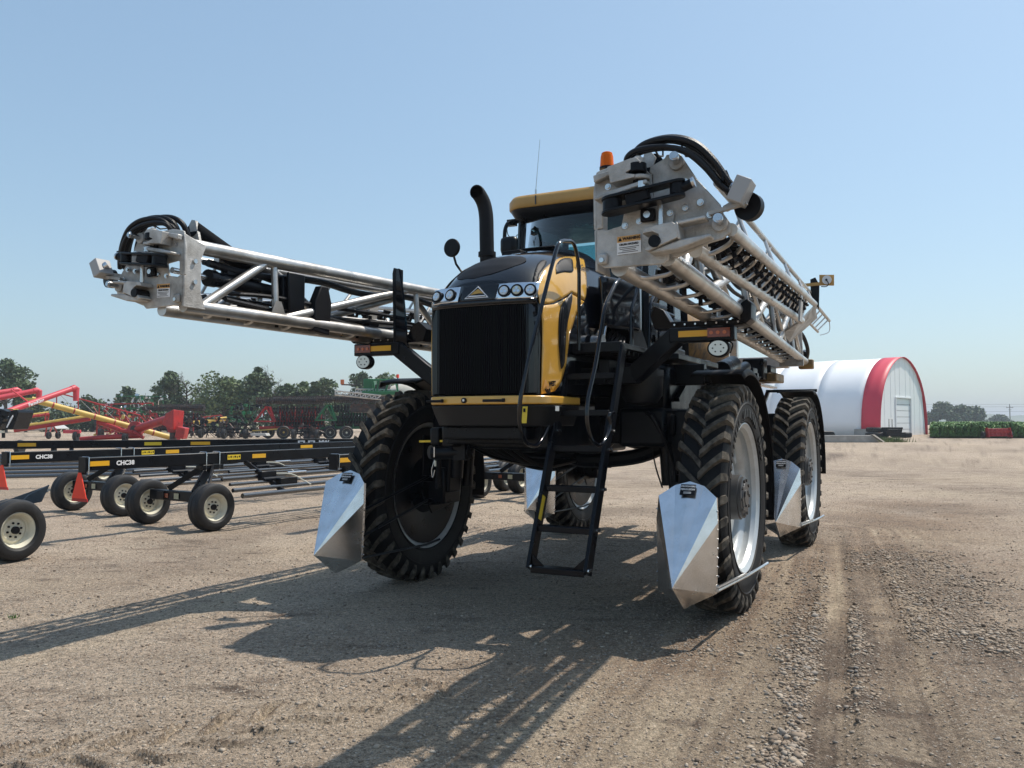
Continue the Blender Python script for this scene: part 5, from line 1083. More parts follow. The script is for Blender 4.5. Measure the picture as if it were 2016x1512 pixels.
MB().tube([(0, .75, 2.5), (0, .98, 3.10)], .05, 10).tube([(math.cos(a) * .2, .98 + math.sin(a) * .1, 3.12 + math.sin(a) * .17) for a in [k * 2 * math.pi / 20 for k in range(20)]], .016, 8, closed=True).tube([(-.2, .98, 3.12), (.2, .98, 3.12)], .012, 6).build('steering_wheel', SEAT, cb)
MB().box((.45, .95, 3.45), (.28, .05, .22)).box((.45, 1.0, 3.1), (.24, .05, .2)).box((-.5, .8, 3.55), (.18, .05, .12)).tube([(.45, 1, 2.7), (.47, .98, 3.4)], .02, 6).build('monitor', INK, cb)
MB().tube(smooth_path([(-.55, .66, 3.72), (-.42, .72, 3.6), (-.50, .74, 3.45), (-.38, .76, 3.35), (-.3, .78, 3.48)], 5), .018, 6).build('cable_loom', SEAT, cb)
MB().box((-.44, .70, 3.74), (.30, .02, .10), Matrix.Rotation(.35, 3, 'Y')).box((-.30, .72, 3.58), (.16, .02, .11), Matrix.Rotation(.6, 3, 'Y')).build('sun_visor', HUB, cb)
part(MB().loft([[(.66, -.56, w), (.70, -.62, w), (.74, -.60, w), (.90, -.10, w), (.86, .1, w), (.66, .1, w)] for w in (2.55, 2.60, 2.95, 3.02)]), 'side_intake_housing', BLK, bevel=.04)
part(MB().prism([(.68, -.30, 2.55), (.84, -.25, 2.55), (.86, .2, 2.1), (.68, .2, 2.1)], (0, .1, .3)), 'intake_underside', BLK2)
part(MB().loft([[(-.72, -.5, w), (-.60, -.55, w), (-.6, .1, w), (-.84, .1, w), (-.84, -.1, w)] for w in (2.2, 3.0)]), 'side_intake_housing', BLK, bevel=.04)
# ---- exhaust, mirrors, beacon, antenna
part(MB().tube(smooth_path([(-0.526, -0.5, 3.243), (-0.533, -0.5, 3.547), (-0.539, -0.5, 3.725), (-0.556, -0.52, 3.849), (-0.581, -0.58, 3.934), (-0.581, -0.62, 3.939)], 5), .068, 20, cap=False).tube([(-0.527, -0.5, 3.319), (-0.527, -0.5, 3.359)], .085, 18), 'exhaust_stack', PLA, solid=.006)
mi = part(MB().disc((-0.869, -0.6, 3.418), .092, (-.1, -1, .0), 28, .035), 'round_mirror', INK, bevel=.008)
MB().tube([(-0.886, -0.56, 3.386), (-0.845, -0.56, 3.26), (-0.839, -0.5, 3.218), (-.62, -.5, 2.95)], .012, 8).build('mirror_stalk', INK, mi)
mi = part(MB().box((-0.66, 0.25, 3.578), (.20, .12, .20)), 'cab_mirror', BLK2, bevel=.05)
MB().tube(fillet([(-0.747, 0.3, 3.651), (-0.741, 0.3, 3.773), (-0.73, 0.35, 3.86), (-0.68, 0.5, 3.898)], .04), .022, 8).box((-0.73, 0.45, 3.876), (.10, .06, .07)).build('mirror_arm', BLK2, mi); MB().tube(smooth_path([(-0.768, 0.4, 3.824), (-0.765, 0.42, 3.744), (-0.718, 0.45, 3.7), (-0.687, 0.5, 3.752)], 5), .005, 5).build('mirror_cable', HOSE, mi)
part(MB().cyl((-0.51, 0.6, 4.259), (-0.46, 0.6, 4.81), .006, 6, .003).cyl(((-0.51, 0.6, 4.259)[0], .6, 4.17), (-0.51, 0.6, 4.259), .012, 8), 'antenna', STEEL)
bc = part(MB().cyl((0.317, 0.62, 4.374), (0.317, 0.62, 4.401), .080, 20).cyl(((0.317, 0.62, 4.374)[0], .62, 4.17), (0.317, 0.62, 4.374), .028, 12), 'beacon', INK)
c0 = Vector((0.317, 0.62, 4.401)); MB().lathe([(0, .075), (.108, .068), (.15, .057), (.16, .041), (.163, .001)], tuple(c0), 24, 'z').build('beacon_lens', ORGG, bc); MB().cyl(c0, c0 + Vector((0, 0, .13)), .03, 10).build('beacon_reflector', AMB, bc)

# ---- platform, ladder, handrails
pf = part(MB().box((.78, -.20, 2.345), (.48, 1.66, .05)).box((.78, -1.03, 2.325), (.54, .03, .085)), 'platform', BLK2, bevel=.006)
gs_ = MB()
for k in range(12): gs_.box((.76, -.8 + k * .13, 2.30), (.46, .012, .04))
gs_.build('platform_grating', BLK2, pf); MB().box((1.05, .7, 2.30), (.45, 1.6, .06)).box((.80, -.3, 2.16), (.10, 1.0, .16)).box((1.0, .2, 2.14), (.9, .10, .20)).build('platform_frame', BLK2, pf, bevel=.01)
LT, LM, LB = (-1.05, 2.33), (-1.27, 1.62), (-1.80, .50)
ld = part(MB().box((.80, LT[0] + .06, LT[1] - .02), (.50, .05, .06)), 'ladder', BLK2, bevel=.01)
for u in (.56, 1.035):
    MB().beam((u + .02, LT[0] + .04, LT[1]), (u, LM[0] - .02, LM[1] - .02), .035, .10, (0, 1, .3)).build('ladder_rail', BLK2, ld, bevel=.006)
    MB().beam((u, LM[0], LM[1] + .12), (u, LB[0], LB[1] + .05), .034, .115, (0, 1, .1)).build('ladder_rail', BLK2, ld, bevel=.006)
    for (vv_, ww_) in ((LM[0] - .03, LM[1]), (-1.36, 1.47), (-1.51, 1.16), (-1.65, .86), (LB[0] - .03, LB[1] + .08)):
        MB().disc((u + .02, vv_, ww_), .013, (1, 0, 0), 10, .02).build('bolt', STEEL, ld); MB().disc((u + .02, vv_ + .045, ww_), .013, (1, 0, 0), 10, .02).build('bolt', STEEL, ld)
for vv_, ww_, dd_ in ((LB[0] + .03, LB[1] + .06, .12), (-1.64, .86, .10), (-1.495, 1.165, .10), (-1.345, 1.48, .10), (-1.24, 1.77, .09), (-1.12, 2.08, .06)):
    g = MB().box((.80, vv_, ww_), (.445, dd_, .035)).box((.80, vv_ - dd_ / 2, ww_ - .005), (.445, .012, .05)); g.build('ladder_step', BLK2, ld, bevel=.008)
for s in (-1, 1): MB().prism([(.80 + s * .22, LB[0] - .01, LB[1] + .08), (.80 + s * .22, LB[0] - .01, LB[1] + .17), (.80 + s * .12, LB[0] - .01, LB[1] + .08)], (0, .02, 0)).build('step_gusset', BLK2, ld)
MB().beam((.56, -1.66, .92), (.56, -1.575, 1.10), .038, .055, (0, 1, .1)).build('warning_sticker', STK, ld)
decal('sticker_figure', (.56, -1.665, 1.04), (1, 0, 0), (0, 0, 1), .018, .035, INK, ld, .006); decal('sticker_figure', (.56, -1.69, .97), (1, 0, 0), (0, 0, 1), .018, .03, INK, ld, .006)
part(MB().tube(fillet([(0.68, -1.076, 2.301), (0.68, -1.069, 3.046), (0.68, -1.181, 3.227), (0.68, -1.504, 3.164), (0.68, -1.687, 2.861), (0.64, -1.978, 2.196), (0.6, -2.063, 1.847), (0.58, -2.031, 1.676), (0.56, -1.894, 1.53), (0.55, -1.67, 1.493), (0.55, -1.524, 1.563), (0.55, -1.341, 1.745)], .10, 5), .0165, 12), 'handrail', BLK)
part(MB().tube(fillet([(1.08, -1.062, 2.906), (1.08, -1.227, 2.851), (1.08, -1.527, 2.593), (1.06, -1.679, 2.124), (1.05, -1.826, 1.848), (1.05, -1.838, 1.676), (1.05, -1.735, 1.548), (1.05, -1.551, 1.497), (1.05, -1.414, 1.573), (1.05, -1.319, 1.662), (1.05, -1.377, 1.755), (1.05, -1.246, 1.769)], .08, 5), .0165, 12), 'handrail', BLK)
part(MB().tube(fillet([(1, -0.639, 2.322), (1, -0.632, 2.684), (1, -0.472, 2.864), (1, -0.348, 3.14)], .06, 4), .018, 10), 'handrail', BLK)
part(MB().tube(fillet([(1.05, -0.28, 2.347), (1.05, -0.239, 2.774), (1.05, 0.089, 3.012), (1.05, 0.438, 3.063)], .06, 4), .018, 10), 'handrail', BLK)
h = MB()
for k in range(5): h.tube(smooth_path([(.66 + .03 * k, -.30, 2.1), (.69 + .02 * k, -.40, 2.38), (.70 + .03 * k, -.34, 2.52 - .03 * k), (.72, -.05, 2.6)], 5), .016, 8)
part(h, 'engine_hoses', HOSE); part(MB().tube(smooth_path([(.64, -.62, 2.44), (.70, -.66, 2.50), (.72, -.62, 2.56), (.66, -.55, 2.60)], 5), .014, 8).tube([(.72, -.6, 2.42), (.735, -.56, 2.58)], .014, 8).cyl((.66, -.7, 2.40), (.76, -.7, 2.40), .07, 14), 'engine_pipes', STEEL)

# ---- light bars and boom cradles
for s in (-1, 1):
    v = -.72; ar = part(MB().beam((s * 1.02, v + .10, 2.10), (s * 1.43, v + .02, 2.425), .14, .15).beam((s * 1.38, v, 2.425), (s * 1.93, v, 2.425), .12, .125).beam((s * .30, v + .1, 2.10), (s * 1.06, v + .1, 2.10), .14, .15), 'light_arm', BLK2, bevel=.012)
    ys, rs = ((1.47, 1.70), (1.715, 1.89))
    decal('reflector', (s * 1.59, v - .066, 2.43), (1, 0, 0), (0, 0, 1), .25, .052, REFY, ar); k = decal('turn_signal', (s * 1.805, v - .066, 2.43), (1, 0, 0), (0, 0, 1), .185, .075, REDL, ar, .014)
    for q in range(3): MB().disc((s * (1.745 + .055 * q), v - .084, 2.43), .016, (0, 1, 0), 12, .006).build('bulb', AMB, k)
    wl = MB().cyl((s * 1.80, v - .07, 2.30), (s * 1.80, v - .0, 2.30), .075, 28).build('work_light', INK, ar, bevel=.006)
    for vtx in wl.data.vertices: vtx.co.x = s * 1.80 + (vtx.co.x - s * 1.80) * 1.25
    l2 = MB().cyl((s * 1.80, v - .078, 2.30), (s * 1.80, v - .06, 2.30), .062, 28).build('work_light_lens', LENS, ar)
    for vtx in l2.data.vertices: vtx.co.x = s * 1.80 + (vtx.co.x - s * 1.80) * 1.25
    for q in range(6): a = q * 1.047; MB().disc((s * 1.80 + math.cos(a) * .045, v - .08, 2.30 + math.sin(a) * .033), .007, (0, 1, 0), 8, .004).build('led', HUB, ar)
    MB().tube([(s * 1.80, v - .02, 2.38), (s * 1.80, v - .02, 2.345)], .02, 8).tube(smooth_path([(s * 1.83, v + .01, 2.37), (s * 1.90, v + .01, 2.34), (s * 1.88, v + .01, 2.26)], 4), .006, 6).build('lamp_bracket', INK, ar)
    # cradle
    cr = part(MB().prism([(s * 1.20, v + .12, 2.50), (s * 1.36, v + .06, 2.49), (s * 1.98, v + .06, 2.50), (s * 1.98, v + .06, 2.545), (s * 1.36, v + .06, 2.555), (s * 1.30, v + .06, 2.66), (s * 1.22, v + .06, 2.70), (s * 1.16, v + .12, 2.62)], (0, .16, 0)), 'boom_cradle', BLK2, bevel=.008)
    MB().prism([(s * 2.0, v + .02, 2.50), (s * 2.05, v + .02, 2.54), (s * 2.055, v + .02, 2.67), (s * 2.02, v + .02, 2.71), (s * 1.965, v + .02, 2.675), (s * 1.96, v + .02, 2.52)], (0, .22, 0)).build('cradle_hook', BLK2, cr, bevel=.01)
    for q in range(7): MB().disc((s * (1.40 + q * .09), v + .05, 2.525), .009, (0, 1, 0), 8, .014).build('bolt', STEEL, cr)
    MB().prism([(s * 1.51, v + .04, 2.42), (s * 1.44, v + .04, 2.42), (s * 1.44, v + .04, 3.24), (s * 1.515, v + .04, 3.26), (s * 1.53, v + .04, 3.20)], (0, .07, 0)).build('cradle_post', BLK2, cr, bevel=.006) if s < 0 else None
    if s < 0: MB().prism([(-1.46, v + .04, 2.40), (-1.30, v + .02, 2.37), (-1.37, v + .03, 2.95), (-1.43, v + .04, 3.24), (-1.46, v + .04, 3.24)], (0, -.03, 0)).build('cradle_guard', BLK, cr)
# ---- booms
def chordA(v): return 1.77 - .045 * (v + 3.2), 2.59
def chordB(v): return 2.06 - .050 * (v + 3.2), 2.60
def chordT(v): return 1.80 - .045 * (v + 3.2), 3.065 + .022 * (v + 3.2)
def chordT2(v): return 2.0 - .05 * (v + 3.2), 3.03 + .022 * (v + 3.2)
def chordC(v): f = (v + 3.2) / 5.9; return 2.21 - .22 * f, 2.65 + .24 * f
def chordD(v): f = (v + 3.2) / 7.15; return 2.418 - .418 * f, 2.735 + .505 * f
def chordE(v): f = (v + 3.2) / 7.15; return 2.30 - .36 * f, 3.06 + .34 * f
def boom(s):
    chordB = (lambda v: (2.06 - .050 * (v + 3.2), 2.62)) if s > 0 else (lambda v: (1.93 - .035 * (v + 3.2), 2.56 - .02 * min(1, v + 3.2)))
    P3 = lambda ch, v: (s * ch(v)[0], v, ch(v)[1])
    b = part(MB().tube([P3(chordA, -3.12), P3(chordA, 5.0)], .052, 18), 'boom_wing', ALU)
    def tb(name, pts, r, n=14, m=ALU): return MB().tube(pts, r, n).build(name, m, b)
    tb('boom_chord', [P3(chordB, -3.15 if s > 0 else -3.18), P3(chordB, 6.1)], .052, 18)
    for ch in (chordT, ): 
        q0, q1 = P3(ch, -3.12), P3(ch, 6.0); tb('boom_chord', [q0, q1], .058, 18)
    tb('boom_chord', [P3(chordT2, -2.6), P3(chordT2, 6.0)], .035, 12)
    tb('boom_chord', [P3(chordC, -3.1), P3(chordC, 2.7)], .042, 16); tb('boom_chord', [P3(chordD, -3.15), P3(chordD, 3.95)], .036, 16); tb('boom_chord', [P3(chordE, -2.9), P3(chordE, 3.9)], .022, 10)
    # verticals and diagonals of the inner wing
    vs = [-2.15, -.05, 2.0, 4.1]; prev = -3.02
    for v in vs:
        tb('boom_brace', [P3(chordA, v), P3(chordT, v)], .029, 12); tb('boom_brace', [P3(chordB, v), P3(chordT2, v)], .029, 12)
        tb('boom_brace', [P3(chordA, prev + .05), P3(chordT, v - .06)], .038, 14); tb('boom_brace', [P3(chordB, prev + .3), P3(chordT2, v + .1)], .038, 14); tb('boom_brace', [P3(chordT2, v + .2), P3(chordB, v + 1.0)], .036, 12)
        MB().prism([(s * (chordA(v)[0] - .03), v - .10, 2.60), (s * (chordA(v)[0] - .03), v + .10, 2.60), (s * (chordA(v)[0] - .03), v + .035, 2.74), (s * (chordA(v)[0] - .03), v - .035, 2.74)], (s * .006, 0, 0)).build('gusset', ALU, b)
        prev = v
    tb('boom_brace', [P3(chordA, 4.2), P3(chordT, 5.8)], .036, 12)
    for v in (-2.4, -.9, .6, 2.1, 3.4): tb('boom_brace', [P3(chordC, v if v < 2.6 else 2.6), P3(chordE, v + .5)], .018, 8); tb('boom_brace', [P3(chordD, v), P3(chordE, v + .1)], .014, 8)
    # arched ladder rungs between A-B (inner wing) and C-D (outer wing)
    def rung(c0, c1, v, r=.011, sag=.03):
        p, q = Vector(P3(c0, v)), Vector(P3(c1, v)); d = Vector((0, .05, -sag))
        MB().tube(fillet([p + Vector((0, -.05, 0)), p.lerp(q, .2) + d, p.lerp(q, .8) + d, q + Vector((0, -.05, 0))], .05, 3), [r] * 12 if False else r, 8).build('ladder_rung', ALU, b)
    for k in range(18): rung(chordA, chordB, -2.85 + k * .44, .014)
    for k in range(17): rung(chordC, chordD, -2.95 + k * .335, .014, .02)
    # nozzle bodies
    nz = MB(); nz.box((0, 0, 0), (.05, .05, .045)); nz.cyl((0, 0, 0), (0, 0, -.07), .016, 8); nz.cyl((-.045, 0, .0), (.045, 0, .0), .018, 8); nz.box((0, 0, .035), (.03, .09, .03)); nz.cyl((.02, .03, 0), (.05, .06, -.03), .014, 8)
    nm_ = nz.mesh('nozzle_body'); nm_.materials.append(PLA)
    for k in range(22):
        v = -2.83 + k * .245; p = Vector(P3(chordC, v)).lerp(Vector(P3(chordD, v)), .55); o = link('nozzle_body', nm_, b); o.location = p + Vector((0, 0, .02)); o.rotation_euler = (0, -s * .45, rnd.uniform(-.3, .3))
        o = link('nozzle_body', nm_, b); o.location = Vector(P3(chordC, v)).lerp(Vector(P3(chordD, v)), .25) + Vector((0, .08, .035)); o.rotation_euler = (0, -s * .45, rnd.uniform(1, 2))
    for k in range(14):
        v = -2.6 + k * .55; p = Vector(P3(chordA, v)).lerp(Vector(P3(chordB, v)), .5); o = link('nozzle_body', nm_, b); o.location = p + Vector((0, 0, .03)); o.rotation_euler = (0, 0, rnd.uniform(-.3, .3))
    pipe = lambda c0, c1, f, dz, v0, v1: [tuple(Vector(P3(c0, v0)).lerp(Vector(P3(c1, v0)), f) + Vector((0, 0, dz))), tuple(Vector(P3(c0, v1)).lerp(Vector(P3(c1, v1)), f) + Vector((0, 0, dz)))]
    tb('spray_pipe', pipe(chordC, chordD, .55, .05, -2.9, 2.6), .014, 8, STEEL); tb('spray_pipe', pipe(chordA, chordB, .45, .06, -2.7, 4.8), .015, 8, STEEL)
    # plumbing hoses inside the wing
    r = random.Random(3 if s > 0 else 4)
    for k in range(5):
        pts = []; f0 = r.uniform(.1, .9); z0 = r.uniform(.06, .22)
        for j in range(15): v = -2.7 + j * .55; p = Vector(P3(chordA, v)).lerp(Vector(P3(chordB, v)), f0); pts.append((p.x + r.uniform(-.03, .03), p.y, p.z + z0 + r.uniform(-.035, .035)))
        tb('plumbing_hose', smooth_path(pts, 3), r.uniform(.012, .022), 8, HOSE)
    for k in range(9):
        v = -2.3 + k * .8 + r.uniform(-.1, .1); p = Vector(P3(chordA, v)).lerp(Vector(P3(chordB, v)), r.uniform(.1, .6)) + Vector((0, 0, r.uniform(.07, .16)))
        MB().box(p, (.09, .12, .08)).cyl(p + Vector((0, -.1, 0)), p + Vector((0, .12, 0)), .03, 10).cyl(p, p + Vector((0, 0, .08)), .02, 8).build('valve_block', PLA, b, bevel=.006)
    pts = [(s * (chordT(v)[0] + .07), v, chordT(v)[1] - .085 - .05 * math.sin((v + 3) * 2.2) ** 2) for v in [-2.8 + .35 * j for j in range(20)]]
    tb('main_hose', smooth_path(pts, 3), .032, 10, HOSE); tb('main_hose', smooth_path([(p[0] + s * .05, p[1], p[2] + .01) for p in pts], 3), .024, 8, HOSE)
    # fold cylinder
    u_ = s * 1.86; c = MB().cyl((u_, -2.75, 2.86), (u_, -1.95, 2.84), .062, 20).cyl((u_, -2.80, 2.86), (u_, -2.72, 2.86), .07, 20).cyl((u_, -1.98, 2.84), (u_, -1.90, 2.84), .068, 20).cyl((u_, -2.62, 2.91), (u_, -2.62, 2.96), .022, 8).box((u_, -2.30, 2.955), (.10, .14, .09)).box((u_, -2.55, 2.94), (.08, .14, .06)); c.build('fold_cylinder', BLK2, b, bevel=.004)
    MB().cyl((u_, -3.15, 2.865), (u_, -2.78, 2.86), .024, 14).build('cylinder_rod', STEEL, b)
    MB().cyl((u_, -2.52, 2.93), (u_, -2.36, 2.94), .010, 8).build('hydraulic_line', STEEL, b)
    MB().prism([(s * 1.70, -2.0, 2.66), (s * 1.70, -1.80, 2.66), (s * 1.70, -1.80, 3.02), (s * 1.70, -2.02, 3.02)], (s * .03, 0, 0)).box((s * 1.82, -1.92, 2.84), (.14, .22, .3)).build('inner_bracket', BLK2, b, bevel=.01)
    # black pads clipped on the wing
    MB().prism([(s * 1.66, -1.72, 2.52), (s * 1.66, -1.50, 2.50), (s * 1.66, -1.47, 2.80), (s * 1.66, -1.52, 2.95), (s * 1.66, -1.62, 2.95), (s * 1.66, -1.70, 2.80)], (s * .08, 0, 0)).build('rest_pad', PLA, b, bevel=.01) if s < 0 else None
    # cast plates with slotted hole on the outer wing
    for v in (-.3, 1.5): 
        p = P3(chordE, v); MB().prism([(s * 2.12, v - .02, 2.75), (s * 2.12, v + .15, 2.75), (s * 2.12, v + .26, 3.12), (s * 2.12, v + .12, 3.12)], (s * .02, 0, 0)).build('hinge_plate', ALU2, b)
    # ------- hinge plates at the tip
    def pl(pts, v, th, name, m=ALU2, bev=.006): return MB().prism([(s * a, v, w_) for a, w_ in pts], (0, th, 0)).build(name, m, b, bevel=bev)
    px = lambda L: L
    pl([(1.657, 3.11), (1.663, 3.136), (1.685, 3.145), (1.784, 3.164), (1.909, 3.159), (1.992, 3.081), (2.002, 2.921), (2.124, 2.849), (2.094, 2.71), (2.087, 2.592), (2.058, 2.569), (1.71, 2.574), (1.667, 2.605), (1.655, 2.638), (1.649, 2.799), (1.702, 2.802), (1.721, 2.791), (1.813, 2.808), (1.835, 2.902), (1.721, 2.915), (1.703, 2.906), (1.702, 2.805), (1.646, 2.802), (1.644, 3.023)], -3.22, .02, 'hinge_plate')
    pl([(1.98, 3.131), (2.063, 3.169), (2.074, 3.187), (2.147, 3.183), (2.166, 3.157), (2.244, 3.027), (2.37, 2.872), (2.386, 2.82), (2.421, 2.766), (2.42, 2.714), (2.385, 2.682), (2.313, 2.667), (2.121, 2.6), (1.992, 2.72), (2.036, 2.802), (1.999, 2.921), (1.992, 3.081), (1.974, 3.103)], -3.20, .02, 'hinge_plate')
    # inner side plate with flared ends and two bolts (faces the machine)
    sp_ = MB().prism([(s * 1.655, -3.22, 2.56), (s * 1.655, -3.0, 2.56), (s * 1.655, -3.05, 2.68), (s * 1.655, -3.05, 2.95), (s * 1.655, -3.0, 3.06), (s * 1.655, -3.22, 3.12)], (s * .016, 0, 0)).build('side_plate', ALU2, b, bevel=.005)
    for z in (2.76, 2.92): MB().disc((s * 1.648, -3.12, z), .018, (1, 0, 0), 12, .02).build('bolt', STEEL, b)
    # upper clevis: box with rounded socket
    def box3(pts, v, d, name, m=ALU2, bev=.008): return MB().prism([(s * a, v, w_) for a, w_ in pts], (0, -d, 0)).build(name, m, b, bevel=bev)
    box3([(1.769, 3.125), (1.9, 3.154), (1.939, 3.155), (1.968, 3.127), (1.926, 3.098), (1.878, 3.081), (1.878, 3.075), (1.932, 3.062), (1.926, 3.046), (1.787, 3.031)], -3.225, .10, 'clevis')
    box3([(1.663, 3.104), (1.763, 3.123), (1.775, 3.095), (1.669, 3.061)], -3.225, .05, 'weld_rib'); box3([(1.681, 2.964), (1.805, 2.997), (1.991, 3.032), (2, 3.007), (1.814, 2.966), (1.687, 2.946)], -3.225, .09, 'weld_rib')
    c0 = (1.932, 3.109); MB().cyl((s * c0[0], -3.28, c0[1] + .022), (s * c0[0], -3.28, c0[1] - .028), .052, 20).cyl((s * c0[0], -3.26, c0[1] - .03), (s * c0[0], -3.26, c0[1] - .11), .032, 14).build('pivot_bushing', INK, b, bevel=.004)
    MB().cyl((s * c0[0], -3.27, c0[1] + .022), (s * c0[0], -3.27, c0[1] + .055), .040, 18).cyl((s * c0[0], -3.27, c0[1] + .055), (s * c0[0], -3.27, c0[1] + .068), .022, 8).build('pivot_cap', ALU2, b, bevel=.006)
    c1 = (1.956, 3.051); MB().disc((s * c1[0], -3.28, c1[1]), .048, (.1, 0, 1), 20, .022).build('clevis_ear', ALU2, b, bevel=.005)
    MB().cyl((s * (1.962, 3.021)[0], -3.30, (1.962, 3.024)[1]), (s * (1.961, 2.989)[0], -3.30, (1.961, 2.989)[1]), .022, 6).build('pivot_bolt', STEEL, b)
    # black folding link: two stacked bars with rounded ends
    la, lb_ = (1.798, 2.904), (2.167, 2.949)
    def link_bar(z, th, m=BLK2, ext=0):
        g = MB(); a = Vector((s * la[0], -3.32, la[1] + z)); c = Vector((s * lb_[0], -3.32, lb_[1] + z)); d = (c - a).normalized(); n_ = Vector((0, 1, 0)); pts = []
        for k in range(9): an = math.pi / 2 + math.pi * k / 8; pts.append(a + d * math.cos(an) * .062 + n_ * math.sin(an) * .062)
        for k in range(9): an = -math.pi / 2 + math.pi * k / 8; pts.append(c + d * math.cos(an) * .045 + n_ * math.sin(an) * .045)
        g.prism(pts, (0, 0, th)); return g.build('fold_link', m, b, bevel=.004)
    link_bar(.030, .018); link_bar(-.048, .018)
    MB().cyl((s * la[0], -3.32, la[1] - .03), (s * la[0], -3.32, la[1] + .03), .055, 20).build('link_bushing', INK, b)
    mdd = ((la[0] + lb_[0]) / 2 - .01, (la[1] + lb_[1]) / 2); MB().beam((s * (mdd[0] - .09), -3.33, mdd[1] - .012), (s * (mdd[0] + .04), -3.33, mdd[1] + .022), .08, .055, (0, 1, 0)).build('fold_link_core', PLA, b, bevel=.01)
    MB().cyl((s * lb_[0], -3.32, lb_[1] - .025), (s * lb_[0], -3.32, lb_[1] + .03), .04, 18).cyl((s * (lb_[0] + .03), -3.32, lb_[1] + .005), (s * (lb_[0] + .085), -3.32, lb_[1] + .025), .026, 12).build('rod_end', INK, b); MB().disc((s * (lb_[0] + .088), -3.325, lb_[1] + .026), .03, (s, 0, .3), 12, .014).build('rod_cap', STEEL, b)
    c = (2.066, 2.856); MB().cyl((s * (2.052, 2.929)[0], -3.26, (2.052, 2.929)[1]), (s * (2.059, 2.762)[0], -3.26, (2.059, 2.762)[1]), .017, 12).build('tie_bolt', STEEL, b)
    # lower clevis
    box3([(1.974, 2.722), (1.989, 2.755), (2.137, 2.774), (2.166, 2.754), (2.171, 2.686), (2.006, 2.625), (1.985, 2.635), (2.024, 2.666), (2.065, 2.685), (2.065, 2.713), (2.03, 2.731), (1.983, 2.727)], -3.225, .11, 'lower_clevis')
    box3([(1.994, 2.623), (2.176, 2.677), (2.341, 2.692), (2.346, 2.675), (2.164, 2.624), (2.035, 2.616)], -3.225, .09, 'lower_clevis'); box3([(2.14, 2.774), (2.315, 2.792), (2.32, 2.772), (2.151, 2.753)], -3.225, .10, 'lower_clevis'); box3([(2.157, 2.769), (2.171, 2.768), (2.185, 2.679), (2.168, 2.675)], -3.225, .11, 'weld_rib')
    MB().disc((s * (2.044, 2.675)[0], -3.285, (2.044, 2.675)[1]), .034, (0, 1, 0), 18, .12).build('pivot_bushing', INK, b)
    # big pins with rings
    for (a_, w_) in ((2.135, 3.127), (2.369, 2.761)):
        MB().disc((s * a_, -3.215, w_), .042, (0, 1, 0), 22, .03).build('pin_washer', ALU2, b, bevel=.004); MB().cyl((s * a_, -3.2, w_), (s * (a_ + .015), -3.32, w_ + .012), .019, 12).cyl((s * (a_ + .01), -3.29, w_ + .01), (s * (a_ + .012), -3.31, w_ + .012), .026, 12).build('hinge_pin', STEEL, b)
    for (x, y) in ((1351,360), (1382,400), (1351,410), (1320,420), (1261,437), (1233,446), (1401,424), (1204,367), (1196,372)):
        pass
    for (a_, w_) in ((2.185, 3.012), (2.268, 2.889), (2.184, 2.871), (2.098, 2.852), (1.921, 2.823), (1.837, 2.806), (2.32, 2.816), (1.737, 3.041)):
        MB().cyl((s * a_, -3.20, w_), (s * a_, -3.235, w_), .013, 6).disc((s * a_, -3.222, w_), .019, (0, 1, 0), 14, .006).build('bolt', STEEL, b)
    a_, w_ = (1.978, 2.846); MB().box((s * a_, -3.24, w_), (.085, .03, .075)).build('link_foot', INK, b, bevel=.01); MB().disc((s * a_, -3.26, w_), .02, (0, 1, 0), 12, .012).build('bolt', STEEL, b)
    a_, w_ = (1.707, 2.625); MB().box((s * a_, -3.235, w_), (.06, .03, .065)).build('stop_block', ALU2, b, bevel=.012); MB().disc((s * a_, -3.255, w_ - .01), .014, (0, 1, 0), 10, .01).build('bolt', STEEL, b)
    # warning decal
    a_, w_ = (1.861, 2.696); c = Vector((s * a_, -3.224, w_)); xd = Vector((1, 0, .035 if s > 0 else -.03)); decal('warning_decal', c, xd, (0, 0, 1), .142, .105, WHT, b, .002); hd = decal('decal_header', c + Vector((0, -.003, .034)), xd, (0, 0, 1), .138, .034, ORG, b, .002)
    text('WARNING', .022, tuple(c + Vector((-.036, -.006, .026))), tuple(xd), (0, 0, 1), INK, b, ext=.0005, bold=.001); MB().prism([tuple(c + Vector((-.062, -.0055, .022))), tuple(c + Vector((-.040, -.0055, .022))), tuple(c + Vector((-.051, -.0055, .044)))], (0, -.001, 0)).build('decal_symbol', INK, b)
    text('CRUSH HAZARD', .0150, tuple(c + Vector((0, -.004, -.002))), tuple(xd), (0, 0, 1), INK, b, align='CENTER', ext=.0005, bold=.0008)
    for k in range(4): decal('decal_line', c + Vector((-.006 if k % 2 else 0, -.0035, -.014 - k * .0095)), xd, (0, 0, 1), .118 - .02 * (k % 3), .003, INK, b, .0006)
    # junction box out on an arm
    j0 = Vector((s * (2.476, 2.837)[0], -3.30, (2.476, 2.887)[1])); 
    MB().box((s * (2.499, 2.78)[0], -3.28, (2.321, 2.905)[1]), (.085, .13, .135), Matrix.Rotation(s * .45, 3, 'Y')).build('junction_box', mat('box_grey', (.36, .36, .36), .45) if 'box_grey' not in bpy.data.materials else bpy.data.materials['box_grey'], b, bevel=.006)
    MB().beam((s * (2.32, 2.816)[0], -3.24, (2.32, 2.816)[1]), (s * (2.524, 2.848)[0], -3.26, (2.524, 2.848)[1]), .03, .02).beam((s * (2.389, 2.834)[0], -3.16, (2.389, 2.853)[1]), (s * (2.505, 2.861)[0], -3.26, (2.505, 2.872)[1]), .03, .03).build('box_arm', ALU2, b)
    MB().disc((s * ((2.52, 2.778)[0]), -3.18, (2.321, 2.844)[1]), .075, (.2, 1, 0), 22, .05).build('round_marker_lamp', INK, b)
